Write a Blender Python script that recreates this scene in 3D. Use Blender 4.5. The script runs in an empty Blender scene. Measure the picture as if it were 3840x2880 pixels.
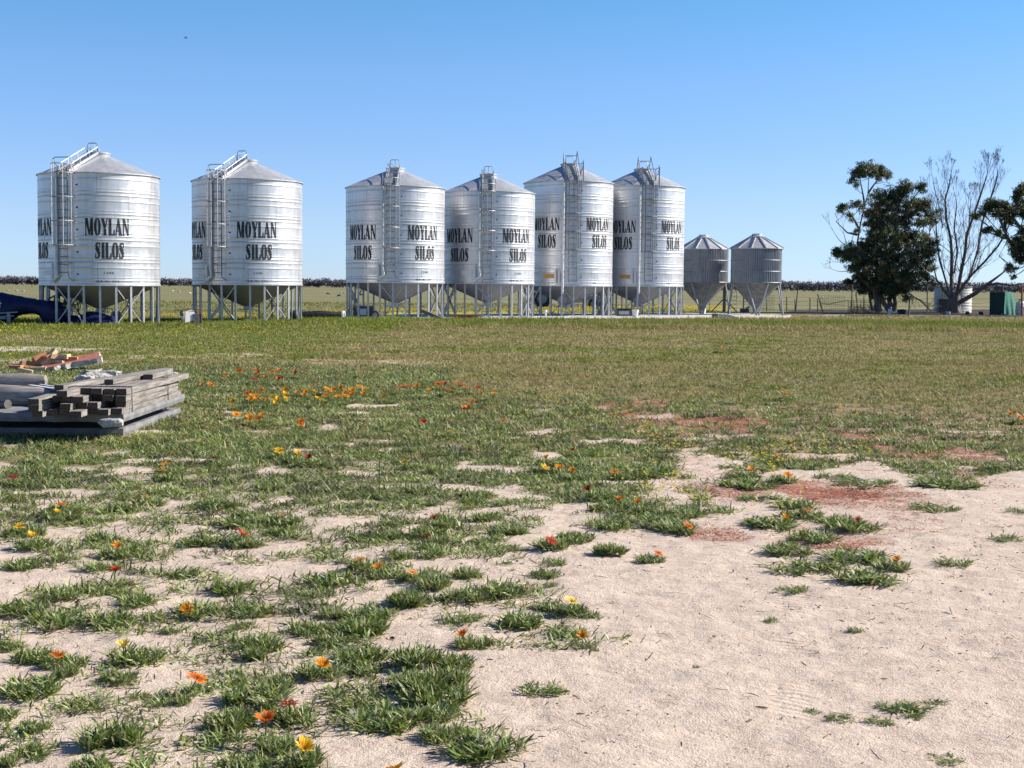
import bpy, math, random
import numpy as np
from mathutils import Vector, Matrix
R_ = math.radians
sc = bpy.context.scene
COL = sc.collection
rng = np.random.default_rng(11)
random.seed(5)

# ------------------------------------------------------------------ camera
F = 5300.0
CH = 1.5
PITCH = math.atan((1440 - 1072) / F)
ROLL = R_(0.5)
_right0 = Vector((1, 0, 0)); _fwd = Vector((0, math.cos(PITCH), -math.sin(PITCH))); _up0 = _right0.cross(_fwd)
_right = _right0 * math.cos(ROLL) + _up0 * math.sin(ROLL)
_up = _up0 * math.cos(ROLL) - _right0 * math.sin(ROLL)
CAMP = Vector((0, 0, CH))
cam = bpy.data.cameras.new('camera'); cam_o = bpy.data.objects.new('camera', cam); COL.objects.link(cam_o)
cam.sensor_width = 36; cam.lens = 36 * F / 3840; cam.clip_end = 9000; cam.clip_start = 0.1
m = Matrix.Identity(4)
for i in range(3):
    m[i][0] = _right[i]; m[i][1] = _up[i]; m[i][2] = -_fwd[i]; m[i][3] = CAMP[i]
cam_o.matrix_world = m
sc.camera = cam_o

def ray(X, Y):
    return (_right * ((X - 1920) / F) + _up * (-(Y - 1440) / F) + _fwd)
def P(X, Y, z=0.0):
    """where the sight line through a photograph point meets the level z"""
    d = ray(X, Y)
    t = (z - CH) / d.z
    return CAMP + d * t
def PD(X, Y, D):
    """the point of that sight line at distance y = D"""
    d = ray(X, Y)
    return CAMP + d * (D / d.y)
K = 3840 / 2212.0
def G(x, y, z=0.0):
    return P(x * K, y * K, z)

# ------------------------------------------------------------------ objects
def tag(o, label=None, cat=None, group=None, kind=None):
    if label: o['label'] = label
    if cat: o['category'] = cat
    if group: o['group'] = group
    if kind: o['kind'] = kind
    return o
def thing(name, label, cat, loc=(0, 0, 0), rz=0.0, group=None):
    o = bpy.data.objects.new(name, None); COL.objects.link(o)
    o.location = loc; o.rotation_euler = (0, 0, rz); o.empty_display_size = 0.2
    return tag(o, label, cat, group)
def link(name, me, parent=None, loc=(0, 0, 0), rot=(0, 0, 0), scale=None):
    o = bpy.data.objects.new(name, me); COL.objects.link(o)
    o.location = loc; o.rotation_euler = rot
    if scale is not None: o.scale = scale
    if parent: o.parent = parent
    return o
def copy_tree(o, parent=None):
    c = o.copy(); COL.objects.link(c); c.parent = parent
    for ch in list(o.children): copy_tree(ch, c)
    return c

class MB:
    """collects shapes that become ONE mesh"""
    def __init__(s): s.v = []; s.f = []; s.m = []; s.mi = 0
    def add(s, vs, fs):
        b = len(s.v); s.v.extend([tuple(p) for p in vs])
        for f in fs: s.f.append(tuple(b + i for i in f)); s.m.append(s.mi)
        return s
    def box(s, c, size, rot=None, taper=1.0):
        hx, hy, hz = size[0] / 2, size[1] / 2, size[2] / 2
        pts = [Vector((x * hx * (taper if z > 0 else 1), y * hy * (taper if z > 0 else 1), z * hz)) for z in (-1, 1) for y in (-1, 1) for x in (-1, 1)]
        if rot is not None: pts = [rot @ p for p in pts]
        pts = [p + Vector(c) for p in pts]
        return s.add(pts, [(0, 2, 3, 1), (4, 5, 7, 6), (0, 1, 5, 4), (2, 6, 7, 3), (0, 4, 6, 2), (1, 3, 7, 5)])
    def bar(s, a, b, w, h=None, up=(0, 0, 1)):
        a = Vector(a); b = Vector(b); d = (b - a); L = d.length; d.normalize()
        u = Vector(up)
        if abs(d.dot(u)) > 0.98: u = Vector((0, 1, 0))
        x = d.cross(u).normalized(); z = x.cross(d)
        h = h or w
        rot = Matrix((x, d, z)).transposed()
        return s.box((a + b) / 2, (w, L, h), rot)
    def tube(s, pts, r, n=6, cap=True):
        pts = [Vector(p) for p in pts]; k = len(pts)
        rs = r if isinstance(r, (list, tuple)) else [r] * k
        vs = []; ref = None
        for i, p in enumerate(pts):
            d = (pts[min(i + 1, k - 1)] - pts[max(i - 1, 0)]).normalized()
            if ref is None or abs(ref.dot(d)) > 0.95:
                ref = Vector((0, 0, 1)) if abs(d.z) < 0.9 else Vector((1, 0, 0))
            x = d.cross(ref).normalized(); y = d.cross(x).normalized(); ref = -y.cross(d).cross(d) if False else ref
            for j in range(n):
                a = 2 * math.pi * j / n
                vs.append(p + (x * math.cos(a) + y * math.sin(a)) * rs[i])
        fs = []
        for i in range(k - 1):
            for j in range(n):
                fs.append((i * n + j, i * n + (j + 1) % n, (i + 1) * n + (j + 1) % n, (i + 1) * n + j))
        if cap:
            fs.append(tuple(range(n - 1, -1, -1))); fs.append(tuple((k - 1) * n + j for j in range(n)))
        return s.add(vs, fs)
    def lathe(s, prof, n=48, wave=None, c=(0, 0, 0), a0=0.0):
        vs = []
        for (r, z) in prof:
            for j in range(n):
                a = 2 * math.pi * j / n + a0
                rr = r + (wave(a) if wave else 0)
                vs.append((c[0] + rr * math.sin(a), c[1] - rr * math.cos(a), c[2] + z))
        fs = []
        for i in range(len(prof) - 1):
            for j in range(n):
                fs.append((i * n + j, i * n + (j + 1) % n, (i + 1) * n + (j + 1) % n, (i + 1) * n + j))
        return s.add(vs, fs)
    def disc(s, r, z, n=24, c=(0, 0, 0)):
        return s.add([(c[0] + r * math.sin(2 * math.pi * j / n), c[1] - r * math.cos(2 * math.pi * j / n), c[2] + z) for j in range(n)], [tuple(range(n))])
    def wheel(s, c, R, w, axis=(1, 0, 0), n=24, tube=0.35):
        ax = Vector(axis).normalized(); u = Vector((0, 0, 1)); v = ax.cross(u).normalized()
        prof = [(R * (1 - tube), -w / 2), (R * 0.96, -w / 2), (R, -w / 4), (R, w / 4), (R * 0.96, w / 2), (R * (1 - tube), w / 2)]
        vs = []
        for (r, t) in prof:
            for j in range(n):
                a = 2 * math.pi * j / n
                vs.append(Vector(c) + ax * t + (u * math.cos(a) + v * math.sin(a)) * r)
        k = len(prof); fs = []
        for i in range(k):
            for j in range(n):
                i2 = (i + 1) % k
                fs.append((i * n + j, i * n + (j + 1) % n, i2 * n + (j + 1) % n, i2 * n + j))
        return s.add(vs, fs)
    def mesh(s, name, mats, smooth=None):
        me = bpy.data.meshes.new(name); me.from_pydata(s.v, [], s.f)
        mats = mats if isinstance(mats, (list, tuple)) else [mats]
        for mt in mats: me.materials.append(mt)
        if len(mats) > 1: me.polygons.foreach_set('material_index', s.m)
        if smooth is not None:
            me.polygons.foreach_set('use_smooth', [True] * len(me.polygons))
            me.set_sharp_from_angle(angle=R_(smooth))
        me.update(); return me
    def build(s, name, mats, parent=None, loc=(0, 0, 0), rot=(0, 0, 0), smooth=None):
        return link(name, s.mesh(name, mats, smooth), parent, loc, rot)

def np_mesh(name, verts, quads, mat, col=None, uv=None, smooth=False):
    """fast mesh from arrays; quads (N,4) or tris (N,3); col per vertex rgb"""
    me = bpy.data.meshes.new(name)
    n = quads.shape[1]
    me.vertices.add(len(verts)); me.vertices.foreach_set('co', np.ascontiguousarray(verts, dtype=np.float32).ravel())
    me.loops.add(quads.size); me.loops.foreach_set('vertex_index', np.ascontiguousarray(quads, dtype=np.int32).ravel())
    me.polygons.add(len(quads)); me.polygons.foreach_set('loop_start', np.arange(0, quads.size, n, dtype=np.int32))
    if smooth: me.polygons.foreach_set('use_smooth', np.ones(len(quads), dtype=bool))
    for mt in (mat if isinstance(mat, (list, tuple)) else [mat]): me.materials.append(mt)
    if col is not None:
        at = me.attributes.new('Col', 'FLOAT_COLOR', 'POINT')
        c4 = np.ones((len(verts), 4), dtype=np.float32); c4[:, :3] = col
        at.data.foreach_set('color', c4.ravel())
    me.update(calc_edges=True); me.validate()
    return me

# ------------------------------------------------------------------ materials
def new_mat(name):
    mt = bpy.data.materials.new(name); mt.use_nodes = True
    nt = mt.node_tree; b = nt.nodes['Principled BSDF']
    return mt, nt, b
def nd(nt, typ, **kw):
    n = nt.nodes.new(typ)
    for k, v in kw.items():
        if k in n.inputs: n.inputs[k].default_value = v
        else: setattr(n, k, v)
    return n
def ramp(nt, fac, stops):
    r = nt.nodes.new('ShaderNodeValToRGB'); cr = r.color_ramp
    while len(cr.elements) < len(stops): cr.elements.new(0.5)
    for e, (p, c) in zip(cr.elements, stops):
        e.position = p; e.color = (*c, 1) if len(c) == 3 else c
    nt.links.new(fac, r.inputs[0]); return r
def coords(nt, scale=(1, 1, 1), kind='Object'):
    tc = nt.nodes.new('ShaderNodeTexCoord'); mp = nt.nodes.new('ShaderNodeMapping')
    mp.inputs['Scale'].default_value = scale; nt.links.new(tc.outputs[kind], mp.inputs[0]); return mp.outputs[0]
def noise(nt, vec, scale=5, detail=4, rough=0.55):
    n = nd(nt, 'ShaderNodeTexNoise', Scale=scale, Detail=detail, Roughness=rough)
    nt.links.new(vec, n.inputs['Vector']); return n.outputs['Fac']
def bump(nt, b, h, strength=0.3, dist=0.02):
    n = nd(nt, 'ShaderNodeBump', Strength=strength, Distance=dist)
    nt.links.new(h, n.inputs['Height']); nt.links.new(n.outputs[0], b.inputs['Normal']); return n
def simple(name, c0, c1, scale=6, rough=0.7, metal=0.0, stretch=(1, 1, 1), bmp=0.2, bd=0.01, detail=5, rr=None, lo=0.35, hi=0.65):
    mt, nt, b = new_mat(name)
    v = coords(nt, stretch); f = noise(nt, v, scale, detail)
    r = ramp(nt, f, [(lo, c0), (hi, c1)])
    nt.links.new(r.outputs[0], b.inputs['Base Color'])
    b.inputs['Roughness'].default_value = rough; b.inputs['Metallic'].default_value = metal
    if rr:
        rm = nd(nt, 'ShaderNodeMapRange'); rm.inputs['To Min'].default_value = rr[0]; rm.inputs['To Max'].default_value = rr[1]
        nt.links.new(f, rm.inputs['Value']); nt.links.new(rm.outputs[0], b.inputs['Roughness'])
    if bmp: bump(nt, b, f, bmp, bd)
    return mt

M = {}
def galv(name, c0, c1, rr, metal, wob):
    mt, nt, b = new_mat(name)
    v = coords(nt); f1 = noise(nt, v, 2.2, 5, 0.6); v2 = coords(nt, (9, 9, 1.0)); f2 = noise(nt, v2, 1.0, 4)
    mx = nd(nt, 'ShaderNodeMath', operation='ADD'); nt.links.new(f1, mx.inputs[0]); nt.links.new(f2, mx.inputs[1])
    hf = nd(nt, 'ShaderNodeMath', operation='MULTIPLY'); nt.links.new(mx.outputs[0], hf.inputs[0]); hf.inputs[1].default_value = 0.5
    r = ramp(nt, hf.outputs[0], [(0.38, c0), (0.62, c1)])
    nt.links.new(r.outputs[0], b.inputs['Base Color'])
    rm = nd(nt, 'ShaderNodeMapRange'); rm.inputs['From Min'].default_value = 0.35; rm.inputs['From Max'].default_value = 0.65
    rm.inputs['To Min'].default_value = rr[0]; rm.inputs['To Max'].default_value = rr[1]
    nt.links.new(hf.outputs[0], rm.inputs['Value']); nt.links.new(rm.outputs[0], b.inputs['Roughness'])
    b.inputs['Metallic'].default_value = metal
    if name == 'galvanised_sheet':      # curved sheets lapped in courses, each a little different
        tc = nt.nodes.new('ShaderNodeTexCoord'); sp = nt.nodes.new('ShaderNodeSeparateXYZ'); nt.links.new(tc.outputs['Object'], sp.inputs[0])
        at = nd(nt, 'ShaderNodeMath', operation='ARCTAN2'); nt.links.new(sp.outputs['X'], at.inputs[0]); nt.links.new(sp.outputs['Y'], at.inputs[1])
        mu = nd(nt, 'ShaderNodeMath', operation='MULTIPLY'); nt.links.new(at.outputs[0], mu.inputs[0]); mu.inputs[1].default_value = 2.19
        zz = nd(nt, 'ShaderNodeMath', operation='SUBTRACT'); nt.links.new(sp.outputs['Z'], zz.inputs[0]); zz.inputs[1].default_value = 1.55
        cb = nt.nodes.new('ShaderNodeCombineXYZ'); nt.links.new(mu.outputs[0], cb.inputs[0]); nt.links.new(zz.outputs[0], cb.inputs[1])
        br = nt.nodes.new('ShaderNodeTexBrick'); nt.links.new(cb.outputs[0], br.inputs['Vector'])
        br.inputs['Scale'].default_value = 1.0; br.inputs['Brick Width'].default_value = 2.293; br.inputs['Row Height'].default_value = 0.828; br.inputs['Mortar Size'].default_value = 0.007
        br.inputs['Color1'].default_value = (.88, .89, .91, 1); br.inputs['Color2'].default_value = (1.06, 1.05, 1.04, 1); br.inputs['Mortar'].default_value = (.45, .45, .46, 1)
        st = noise(nt, coords(nt, (7, 7, .35)), 1.0, 4, 0.6); sr = ramp(nt, st, [(0.32, (.88, .87, .86)), (0.44, (1, 1, 1))])
        m1 = nd(nt, 'ShaderNodeMix', data_type='RGBA', blend_type='MULTIPLY'); m1.inputs[0].default_value = 1; nt.links.new(r.outputs[0], m1.inputs[6]); nt.links.new(br.outputs['Color'], m1.inputs[7])
        m2_ = nd(nt, 'ShaderNodeMix', data_type='RGBA', blend_type='MULTIPLY'); m2_.inputs[0].default_value = .8; nt.links.new(m1.outputs[2], m2_.inputs[6]); nt.links.new(sr.outputs[0], m2_.inputs[7])
        nt.links.new(m2_.outputs[2], b.inputs['Base Color'])
    v3 = coords(nt, (1.2, 1.2, 2.2)); f3 = noise(nt, v3, 1.1, 2)
    bump(nt, b, f3, 0.5, wob)
    return mt
M['wall'] = galv('galvanised_sheet', (0.55, 0.56, 0.58), (0.66, 0.66, 0.675), (0.37, 0.47), 0.60, 0.02)
M['roofsheet'] = galv('galvanised_roof', (0.42, 0.43, 0.45), (0.52, 0.53, 0.55), (0.45, 0.6), 0.6, 0.03)
M['hopper'] = galv('dull_hopper_steel', (0.20, 0.212, 0.245), (0.275, 0.288, 0.325), (0.5, 0.65), 0.15, 0.02)
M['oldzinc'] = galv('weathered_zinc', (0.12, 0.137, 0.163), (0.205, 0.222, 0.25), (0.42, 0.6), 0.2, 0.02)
M['binhopper'] = simple('dull_bin_hopper', (0.11, 0.115, 0.115), (0.19, 0.195, 0.195), 4, 0.6, 0.1, bmp=0.05)
M['steel'] = simple('galvanised_tube', (0.34, 0.35, 0.37), (0.48, 0.49, 0.51), 8, 0.45, 0.6, bmp=0.05)
M['darksteel'] = simple('dark_steel', (0.06, 0.06, 0.065), (0.12, 0.12, 0.12), 8, 0.5, 0.4)
M['paint'] = simple('black_stencil_paint', (0.008, 0.008, 0.009), (0.018, 0.018, 0.019), 12, 0.6, 0.0, bmp=0.05)
M['ladder'] = simple('dark_ladder_steel', (0.13, 0.14, 0.16), (0.21, 0.22, 0.24), 8, 0.5, 0.3, bmp=0.05)  # ladder steel, darker than the leg tube
M['pipe'] = simple('white_pipe', (0.55, 0.56, 0.58), (0.66, 0.67, 0.68), 5, 0.45, 0.1, bmp=0.03)
M['plate'] = simple('pale_placard', (0.62, 0.63, 0.64), (0.70, 0.70, 0.70), 7, 0.5, 0.1, bmp=0.02)
M['yplate'] = simple('ochre_placard', (0.42, 0.22, 0.05), (0.55, 0.30, 0.09), 9, 0.55, bmp=0.02)
M['concrete'] = simple('concrete', (0.34, 0.33, 0.31), (0.52, 0.50, 0.47), 7, 0.9, bmp=0.35, bd=0.01)
M['darkconc'] = simple('grey_slab_concrete', (0.13, 0.13, 0.138), (0.22, 0.22, 0.228), 6, 0.9, bmp=0.3, bd=0.006)
M['rubble'] = simple('broken_concrete', (0.28, 0.27, 0.25), (0.55, 0.52, 0.48), 16, 0.95, bmp=1.0, bd=0.03)
M['redtop'] = simple('red_painted_concrete', (0.30, 0.09, 0.06), (0.42, 0.15, 0.10), 9, 0.85, bmp=0.2)
M['brick1'] = simple('orange_brick', (0.38, 0.15, 0.08), (0.50, 0.24, 0.13), 14, 0.92, bmp=0.4, bd=0.005)
M['brick2'] = simple('buff_brick', (0.48, 0.33, 0.20), (0.60, 0.44, 0.29), 14, 0.92, bmp=0.4, bd=0.005)
def wood(name, c0, c1, c2, axis=1, fine=60):
    mt, nt, b = new_mat(name)
    sca = [fine, fine, fine]; sca[axis] = 2.5
    v = coords(nt, tuple(sca)); f = noise(nt, v, 1.0, 5, 0.6)
    f2 = noise(nt, coords(nt), 3.0, 4)
    r = ramp(nt, f, [(0.33, c0), (0.52, c1), (0.7, c2)])
    r2 = ramp(nt, f2, [(0.3, (0.72, 0.70, 0.70)), (0.7, (1.08, 1.06, 1.02))])
    mx = nd(nt, 'ShaderNodeMix', data_type='RGBA', blend_type='MULTIPLY'); mx.inputs[0].default_value = 1
    nt.links.new(r.outputs[0], mx.inputs[6]); nt.links.new(r2.outputs[0], mx.inputs[7])
    nt.links.new(mx.outputs[2], b.inputs['Base Color']); b.inputs['Roughness'].default_value = 0.85
    bump(nt, b, f, 0.5, 0.006); return mt
M['timber'] = wood('weathered_timber', (0.10, 0.085, 0.075), (0.24, 0.22, 0.205), (0.37, 0.345, 0.325), 1)
M['shaded_endgrain'] = simple('shaded_end_grain', (0.05, 0.035, 0.027), (0.12, 0.088, 0.065), 40, 0.95, bmp=0.3)  # brown end grain; its darkness also stands for shade on the ends
M['log'] = wood('weathered_log', (0.13, 0.115, 0.10), (0.28, 0.26, 0.24), (0.40, 0.37, 0.35), 0, 30)
M['bark'] = wood('gum_bark', (0.075, 0.06, 0.05), (0.155, 0.13, 0.11), (0.29, 0.26, 0.23), 2, 14)
M['post'] = wood('grey_fence_post', (0.07, 0.06, 0.055), (0.13, 0.115, 0.10), (0.2, 0.18, 0.16), 2, 40)
M['tarp'] = simple('navy_tarpaulin', (0.006, 0.010, 0.045), (0.012, 0.020, 0.085), 5, 0.42, bmp=0.6, bd=0.04)
M['tarp'].node_tree.nodes['Principled BSDF'].inputs['Specular IOR Level'].default_value = 0.2
M['bluepl'] = simple('blue_plastic', (0.03, 0.09, 0.40), (0.05, 0.13, 0.5), 6, 0.35, bmp=0.02)
M['bluesteel'] = simple('navy_steel_channel', (0.02, 0.035, 0.10), (0.035, 0.05, 0.13), 10, 0.5, 0.1, bmp=0.1)
M['whitesteel'] = simple('chalky_white_paint', (0.50, 0.50, 0.485), (0.62, 0.615, 0.60), 10, 0.65, bmp=0.1)
M['rubber'] = simple('tyre_rubber', (0.012, 0.012, 0.013), (0.03, 0.03, 0.03), 12, 0.8, bmp=0.3)
M['white'] = simple('white_plastic', (0.68, 0.68, 0.67), (0.78, 0.78, 0.77), 8, 0.4, bmp=0.05)
M['rust'] = simple('rusty_steel', (0.16, 0.06, 0.035), (0.30, 0.12, 0.07), 12, 0.85, 0.2, bmp=0.4)
M['orange'] = simple('orange_machine_paint', (0.42, 0.10, 0.02), (0.55, 0.17, 0.04), 8, 0.5, bmp=0.05)
M['litcloth'] = simple('sunlit_shade_cloth', (0.03, 0.16, 0.105), (0.05, 0.22, 0.15), 9, 0.8, bmp=0.5, bd=0.03)  # shelter cloth, colour lightened for its sunlit side
M['shadedcloth'] = simple('shaded_green_cloth', (0.008, 0.030, 0.028), (0.014, 0.05, 0.042), 9, 0.85, bmp=0.4, bd=0.03)  # the same cloth with the shadow side's darkness put into the colour
M['canvas'] = simple('pinkish_canvas', (0.40, 0.30, 0.27), (0.50, 0.39, 0.36), 9, 0.9, bmp=0.4, bd=0.02)
M['wool'] = simple('sheep_wool', (0.50, 0.44, 0.33), (0.68, 0.62, 0.50), 18, 0.95, bmp=0.8, bd=0.03)
M['darkwool'] = simple('dark_sheep_wool', (0.04, 0.035, 0.03), (0.08, 0.07, 0.06), 18, 0.95, bmp=0.8, bd=0.03)
M['feather'] = simple('dark_feathers', (0.02, 0.02, 0.022), (0.05, 0.05, 0.05), 18, 0.8)
M['twig'] = simple('dry_twig', (0.10, 0.075, 0.055), (0.2, 0.16, 0.12), 20, 0.9, bmp=0.2)

def leafmat(name, rough=0.55, trans=0.25, spec=0.3):
    """foliage: colour comes from each leaf's own attribute"""
    mt, nt, b = new_mat(name)
    a = nd(nt, 'ShaderNodeAttribute', attribute_name='Col')
    nt.links.new(a.outputs['Color'], b.inputs['Base Color'])
    b.inputs['Roughness'].default_value = rough
    b.inputs['Specular IOR Level'].default_value = spec
    t = nd(nt, 'ShaderNodeBsdfTranslucent'); nt.links.new(a.outputs['Color'], t.inputs['Color'])
    ms = nd(nt, 'ShaderNodeMixShader'); ms.inputs[0].default_value = trans
    nt.links.new(b.outputs[0], ms.inputs[1]); nt.links.new(t.outputs[0], ms.inputs[2])
    nt.links.new(ms.outputs[0], nt.nodes['Material Output'].inputs['Surface'])
    return mt
M['leaf'] = leafmat('gazania_leaf', 0.5, 0.32, 0.3)
M['grass'] = leafmat('grass_blade', 0.75, 0.3, 0.12)
M['gum'] = leafmat('gum_leaf', 0.5, 0.3)
M['wood_far'] = leafmat('far_bush', 0.8, 0.05)
M['litter'] = leafmat('dry_litter', 0.85, 0.0)
M['petal'] = leafmat('petal', 0.55, 0.3)
# ------------------------------------------------------------------ noise + terrain
def _hash(ix, iy, seed):
    h = (ix * 374761393 + iy * 668265263 + seed * 974711) & 0xFFFFFFFF
    h = ((h ^ (h >> 13)) * 1274126177) & 0xFFFFFFFF
    h = h ^ (h >> 16)
    return (h & 0xFFFF) / 65535.0
def vn(x, y, s=1.0, seed=0):
    x = np.asarray(x, dtype=np.float64) * s; y = np.asarray(y, dtype=np.float64) * s
    ix = np.floor(x).astype(np.int64); iy = np.floor(y).astype(np.int64)
    fx = x - ix; fy = y - iy
    fx = fx * fx * (3 - 2 * fx); fy = fy * fy * (3 - 2 * fy)
    a = _hash(ix, iy, seed); b = _hash(ix + 1, iy, seed); c = _hash(ix, iy + 1, seed); d = _hash(ix + 1, iy + 1, seed)
    return (a * (1 - fx) + b * fx) * (1 - fy) + (c * (1 - fx) + d * fx) * fy
def fbm(x, y, s=1.0, seed=0, o=3):
    t = 0; a = 1; n = 0
    for i in range(o):
        t = t + a * vn(x, y, s * 2 ** i, seed + i * 17); n += a; a *= 0.5
    return t / n
def sstep(a, b, x):
    t = np.clip((x - a) / (b - a), 0, 1); return t * t * (3 - 2 * t)
def gz(x, y):
    x = np.asarray(x, dtype=np.float64); y = np.asarray(y, dtype=np.float64)
    z = -2.5 * sstep(95, 380, y)
    z = z + 0.035 * (fbm(x, y, 0.35, 3, 2) - 0.5) * (1 - sstep(30, 45, y))
    z = z - 0.13 * sstep(-5, -14, x) * sstep(36, 50, y) * (1 - sstep(75, 95, y))
    near = 1 - sstep(14, 24, y)
    z = z + near * (0.026 * (fbm(x, y, 2.6, 9, 3) - 0.5) + 0.017 * (fbm(x, y, 11.0, 21, 2) - 0.5))
    return z
def gzf(x, y): return float(gz(np.array([x]), np.array([y]))[0])

def inpoly(x, y, poly):
    ins = np.zeros(np.shape(x), dtype=bool); j = len(poly) - 1
    for i in range(len(poly)):
        xi, yi = poly[i][0], poly[i][1]; xj, yj = poly[j][0], poly[j][1]
        c = ((yi > y) != (yj > y)) & (x < (xj - xi) * (y - yi) / (yj - yi + 1e-12) + xi)
        ins ^= c; j = i
    return ins
def gpoly(pts): return [tuple(G(a, b)[:2]) for a, b in pts]
SAND = gpoly([(1040, 1900), (1035, 1500), (1040, 1410), (1270, 1400), (1295, 1340), (1230, 1270), (1190, 1215), (1120, 1190), (1230, 1150), (1330, 1150), (1440, 1120),
              (1530, 1100), (1560, 1050), (1450, 1020), (1470, 990), (1560, 985), (1640, 1000), (1700, 1010), (1900, 1000), (2000, 1040), (2300, 1010), (2900, 1010), (3400, 1900)])
def ellip(lst):
    out = []
    for (x0, y0, x1, y1, w) in lst:
        a = G(x0, (y0 + y1) / 2); b = G(x1, (y0 + y1) / 2); c = G((x0 + x1) / 2, y0); d = G((x0 + x1) / 2, y1)
        out.append(((c.x + d.x) / 2, (c.y + d.y) / 2, (b.x - a.x) / 2, abs(c.y - d.y) / 2, w))
    return out
REDS = ellip([(1030, 790, 1290, 832, .5), (1280, 855, 1520, 905, .9), (1450, 895, 1730, 955, .95), (1300, 900, 1560, 960, .6), (1590, 1020, 1900, 1112, 1.0), (1760, 1050, 2030, 1125, .75), (1780, 920, 2050, 985, .8),
              (1900, 960, 2230, 1010, .9), (2000, 890, 2260, 950, .5), (1620, 1145, 1980, 1212, .95), (1460, 1040, 1640, 1095, .75), (1470, 1115, 1650, 1185, .7), (1700, 960, 1900, 1005, .5),
              (2050, 1000, 2240, 1060, .5), (900, 765, 1100, 790, .3), (1560, 1080, 2150, 1190, .3), (1250, 865, 2350, 1000, .5), (1380, 985, 1640, 1060, .35)])
TRACK = ellip([(-300, 747, 330, 764, .85), (200, 762, 640, 779, .75), (560, 772, 1000, 790, .55), (-200, 768, 260, 800, .75), (0, 800, 180, 830, .5)])
YELS = ellip([(-200, 690, 700, 735, .8), (600, 695, 900, 725, .3), (1380, 930, 1500, 990, .5)])
def blob(x, y, lst):
    r = np.zeros(np.shape(x))
    for (cx, cy, rx, ry, w) in lst:
        d = np.sqrt(((x - cx) / rx) ** 2 + ((y - cy) / ry) ** 2)
        r = np.maximum(r, w * (1 - sstep(0.55, 1.1, d)))
    return r
def masks(x, y):
    wx = x + 0.5 * (fbm(x, y, 1.3, 61, 3) - 0.5); wy = y + 0.9 * (fbm(x, y, 1.3, 71, 3) - 0.5)
    sand = inpoly(wx, wy, SAND).astype(float)
    D = y
    cover = 0.52 + 0.24 * sstep(6, 9.5, D) + 0.26 * sstep(9.5, 14, D)
    n = fbm(x, y, 2.6, 31, 3) * (.62 + .38 * sstep(8, 11, D)) + (.38 - .38 * sstep(8, 11, D)) * fbm(x, y, 4.2, 37, 2); thr = 0.70 - 0.40 * cover
    cov = sstep(thr - .05, thr + .07, n)
    cov = np.maximum(cov, 0.9 * sstep(19, 23, D))
    fld = sstep(15.0, 19.0, D + 0.5 * (x - 2.5) * (x > 0)) * (x > -1)
    cov = np.maximum(cov, fld)
    cov = cov * (1 - sand)
    red = blob(wx + 1.2 * (fbm(x, y, .8, 62, 3) - .5), wy + 1.6 * (fbm(x, y, .8, 72, 3) - .5), REDS); red = red * (.6 + .4 * sstep(.3, .6, fbm(x * .7, y * 1.1, 3.4, 63, 4)))
    cov = cov * (1 - 0.45 * red * (1 - sstep(18, 22, D)))
    tr = blob(x + 1.6 * (fbm(x, y, .6, 5, 2) - .5), y + 1.1 * (fbm(x, y, .9, 6, 3) - .5), TRACK); tr = tr * sstep(.25, .55, fbm(x * .5, y, 1.8, 8, 3) + .30 * tr - .16) * (.5 + .5 * sstep(.35, .55, vn(x, y, 3.5, 91)))
    cov = cov * (1 - tr)
    yel = blob(wx, wy, YELS)
    tb = D - 1.3 * x + 3 * (fbm(x, y, .12, 44, 2) - .5); band = sstep(73, 77, tb) * (1 - sstep(88, 93, tb)) * (x < 16)
    yel = np.maximum(yel, band)
    return sand, cov, red, tr, yel

DARKBED = [tuple(P(a, b)[:2]) for a, b in [(2930, 1179), (3150, 1178), (3500, 1182), (3840, 1190), (4100, 1192), (4100, 1160), (3700, 1160), (3300, 1160), (2950, 1162)]]  # outline of the dark ground band along the foot of the trees
def axis_grid(lo, hi, segs):
    pts = [lo]
    for (end, step, grow) in segs:
        s = step
        while pts[-1] < end:
            pts.append(min(pts[-1] + s, end)); s *= grow
    return np.array([p for p in pts if p <= hi + 1e-6])
ys = axis_grid(-6, 6000, [(3.6, 0.4, 1.0), (13, 0.032, 1.0), (26, 0.06, 1.006), (60, 0.25, 1.02), (110, 0.8, 1.02), (420, 4, 1.06), (6000, 40, 1.2)])
xh = axis_grid(0, 3000, [(3.4, 0.034, 1.0), (9, 0.07, 1.01), (30, 0.25, 1.04), (3000, 1.5, 1.18)])
xs = np.concatenate([-xh[:0:-1], xh])
GX, GY = np.meshgrid(xs, ys)
gx = GX.ravel(); gy = GY.ravel()
gv = np.stack([gx, gy, gz(gx, gy)], 1)
nx, ny = len(xs), len(ys)
ii = np.arange((ny - 1) * (nx - 1)); r_ = ii // (nx - 1); c_ = ii % (nx - 1)
q = np.stack([r_ * nx + c_, r_ * nx + c_ + 1, (r_ + 1) * nx + c_ + 1, (r_ + 1) * nx + c_], 1)

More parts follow.
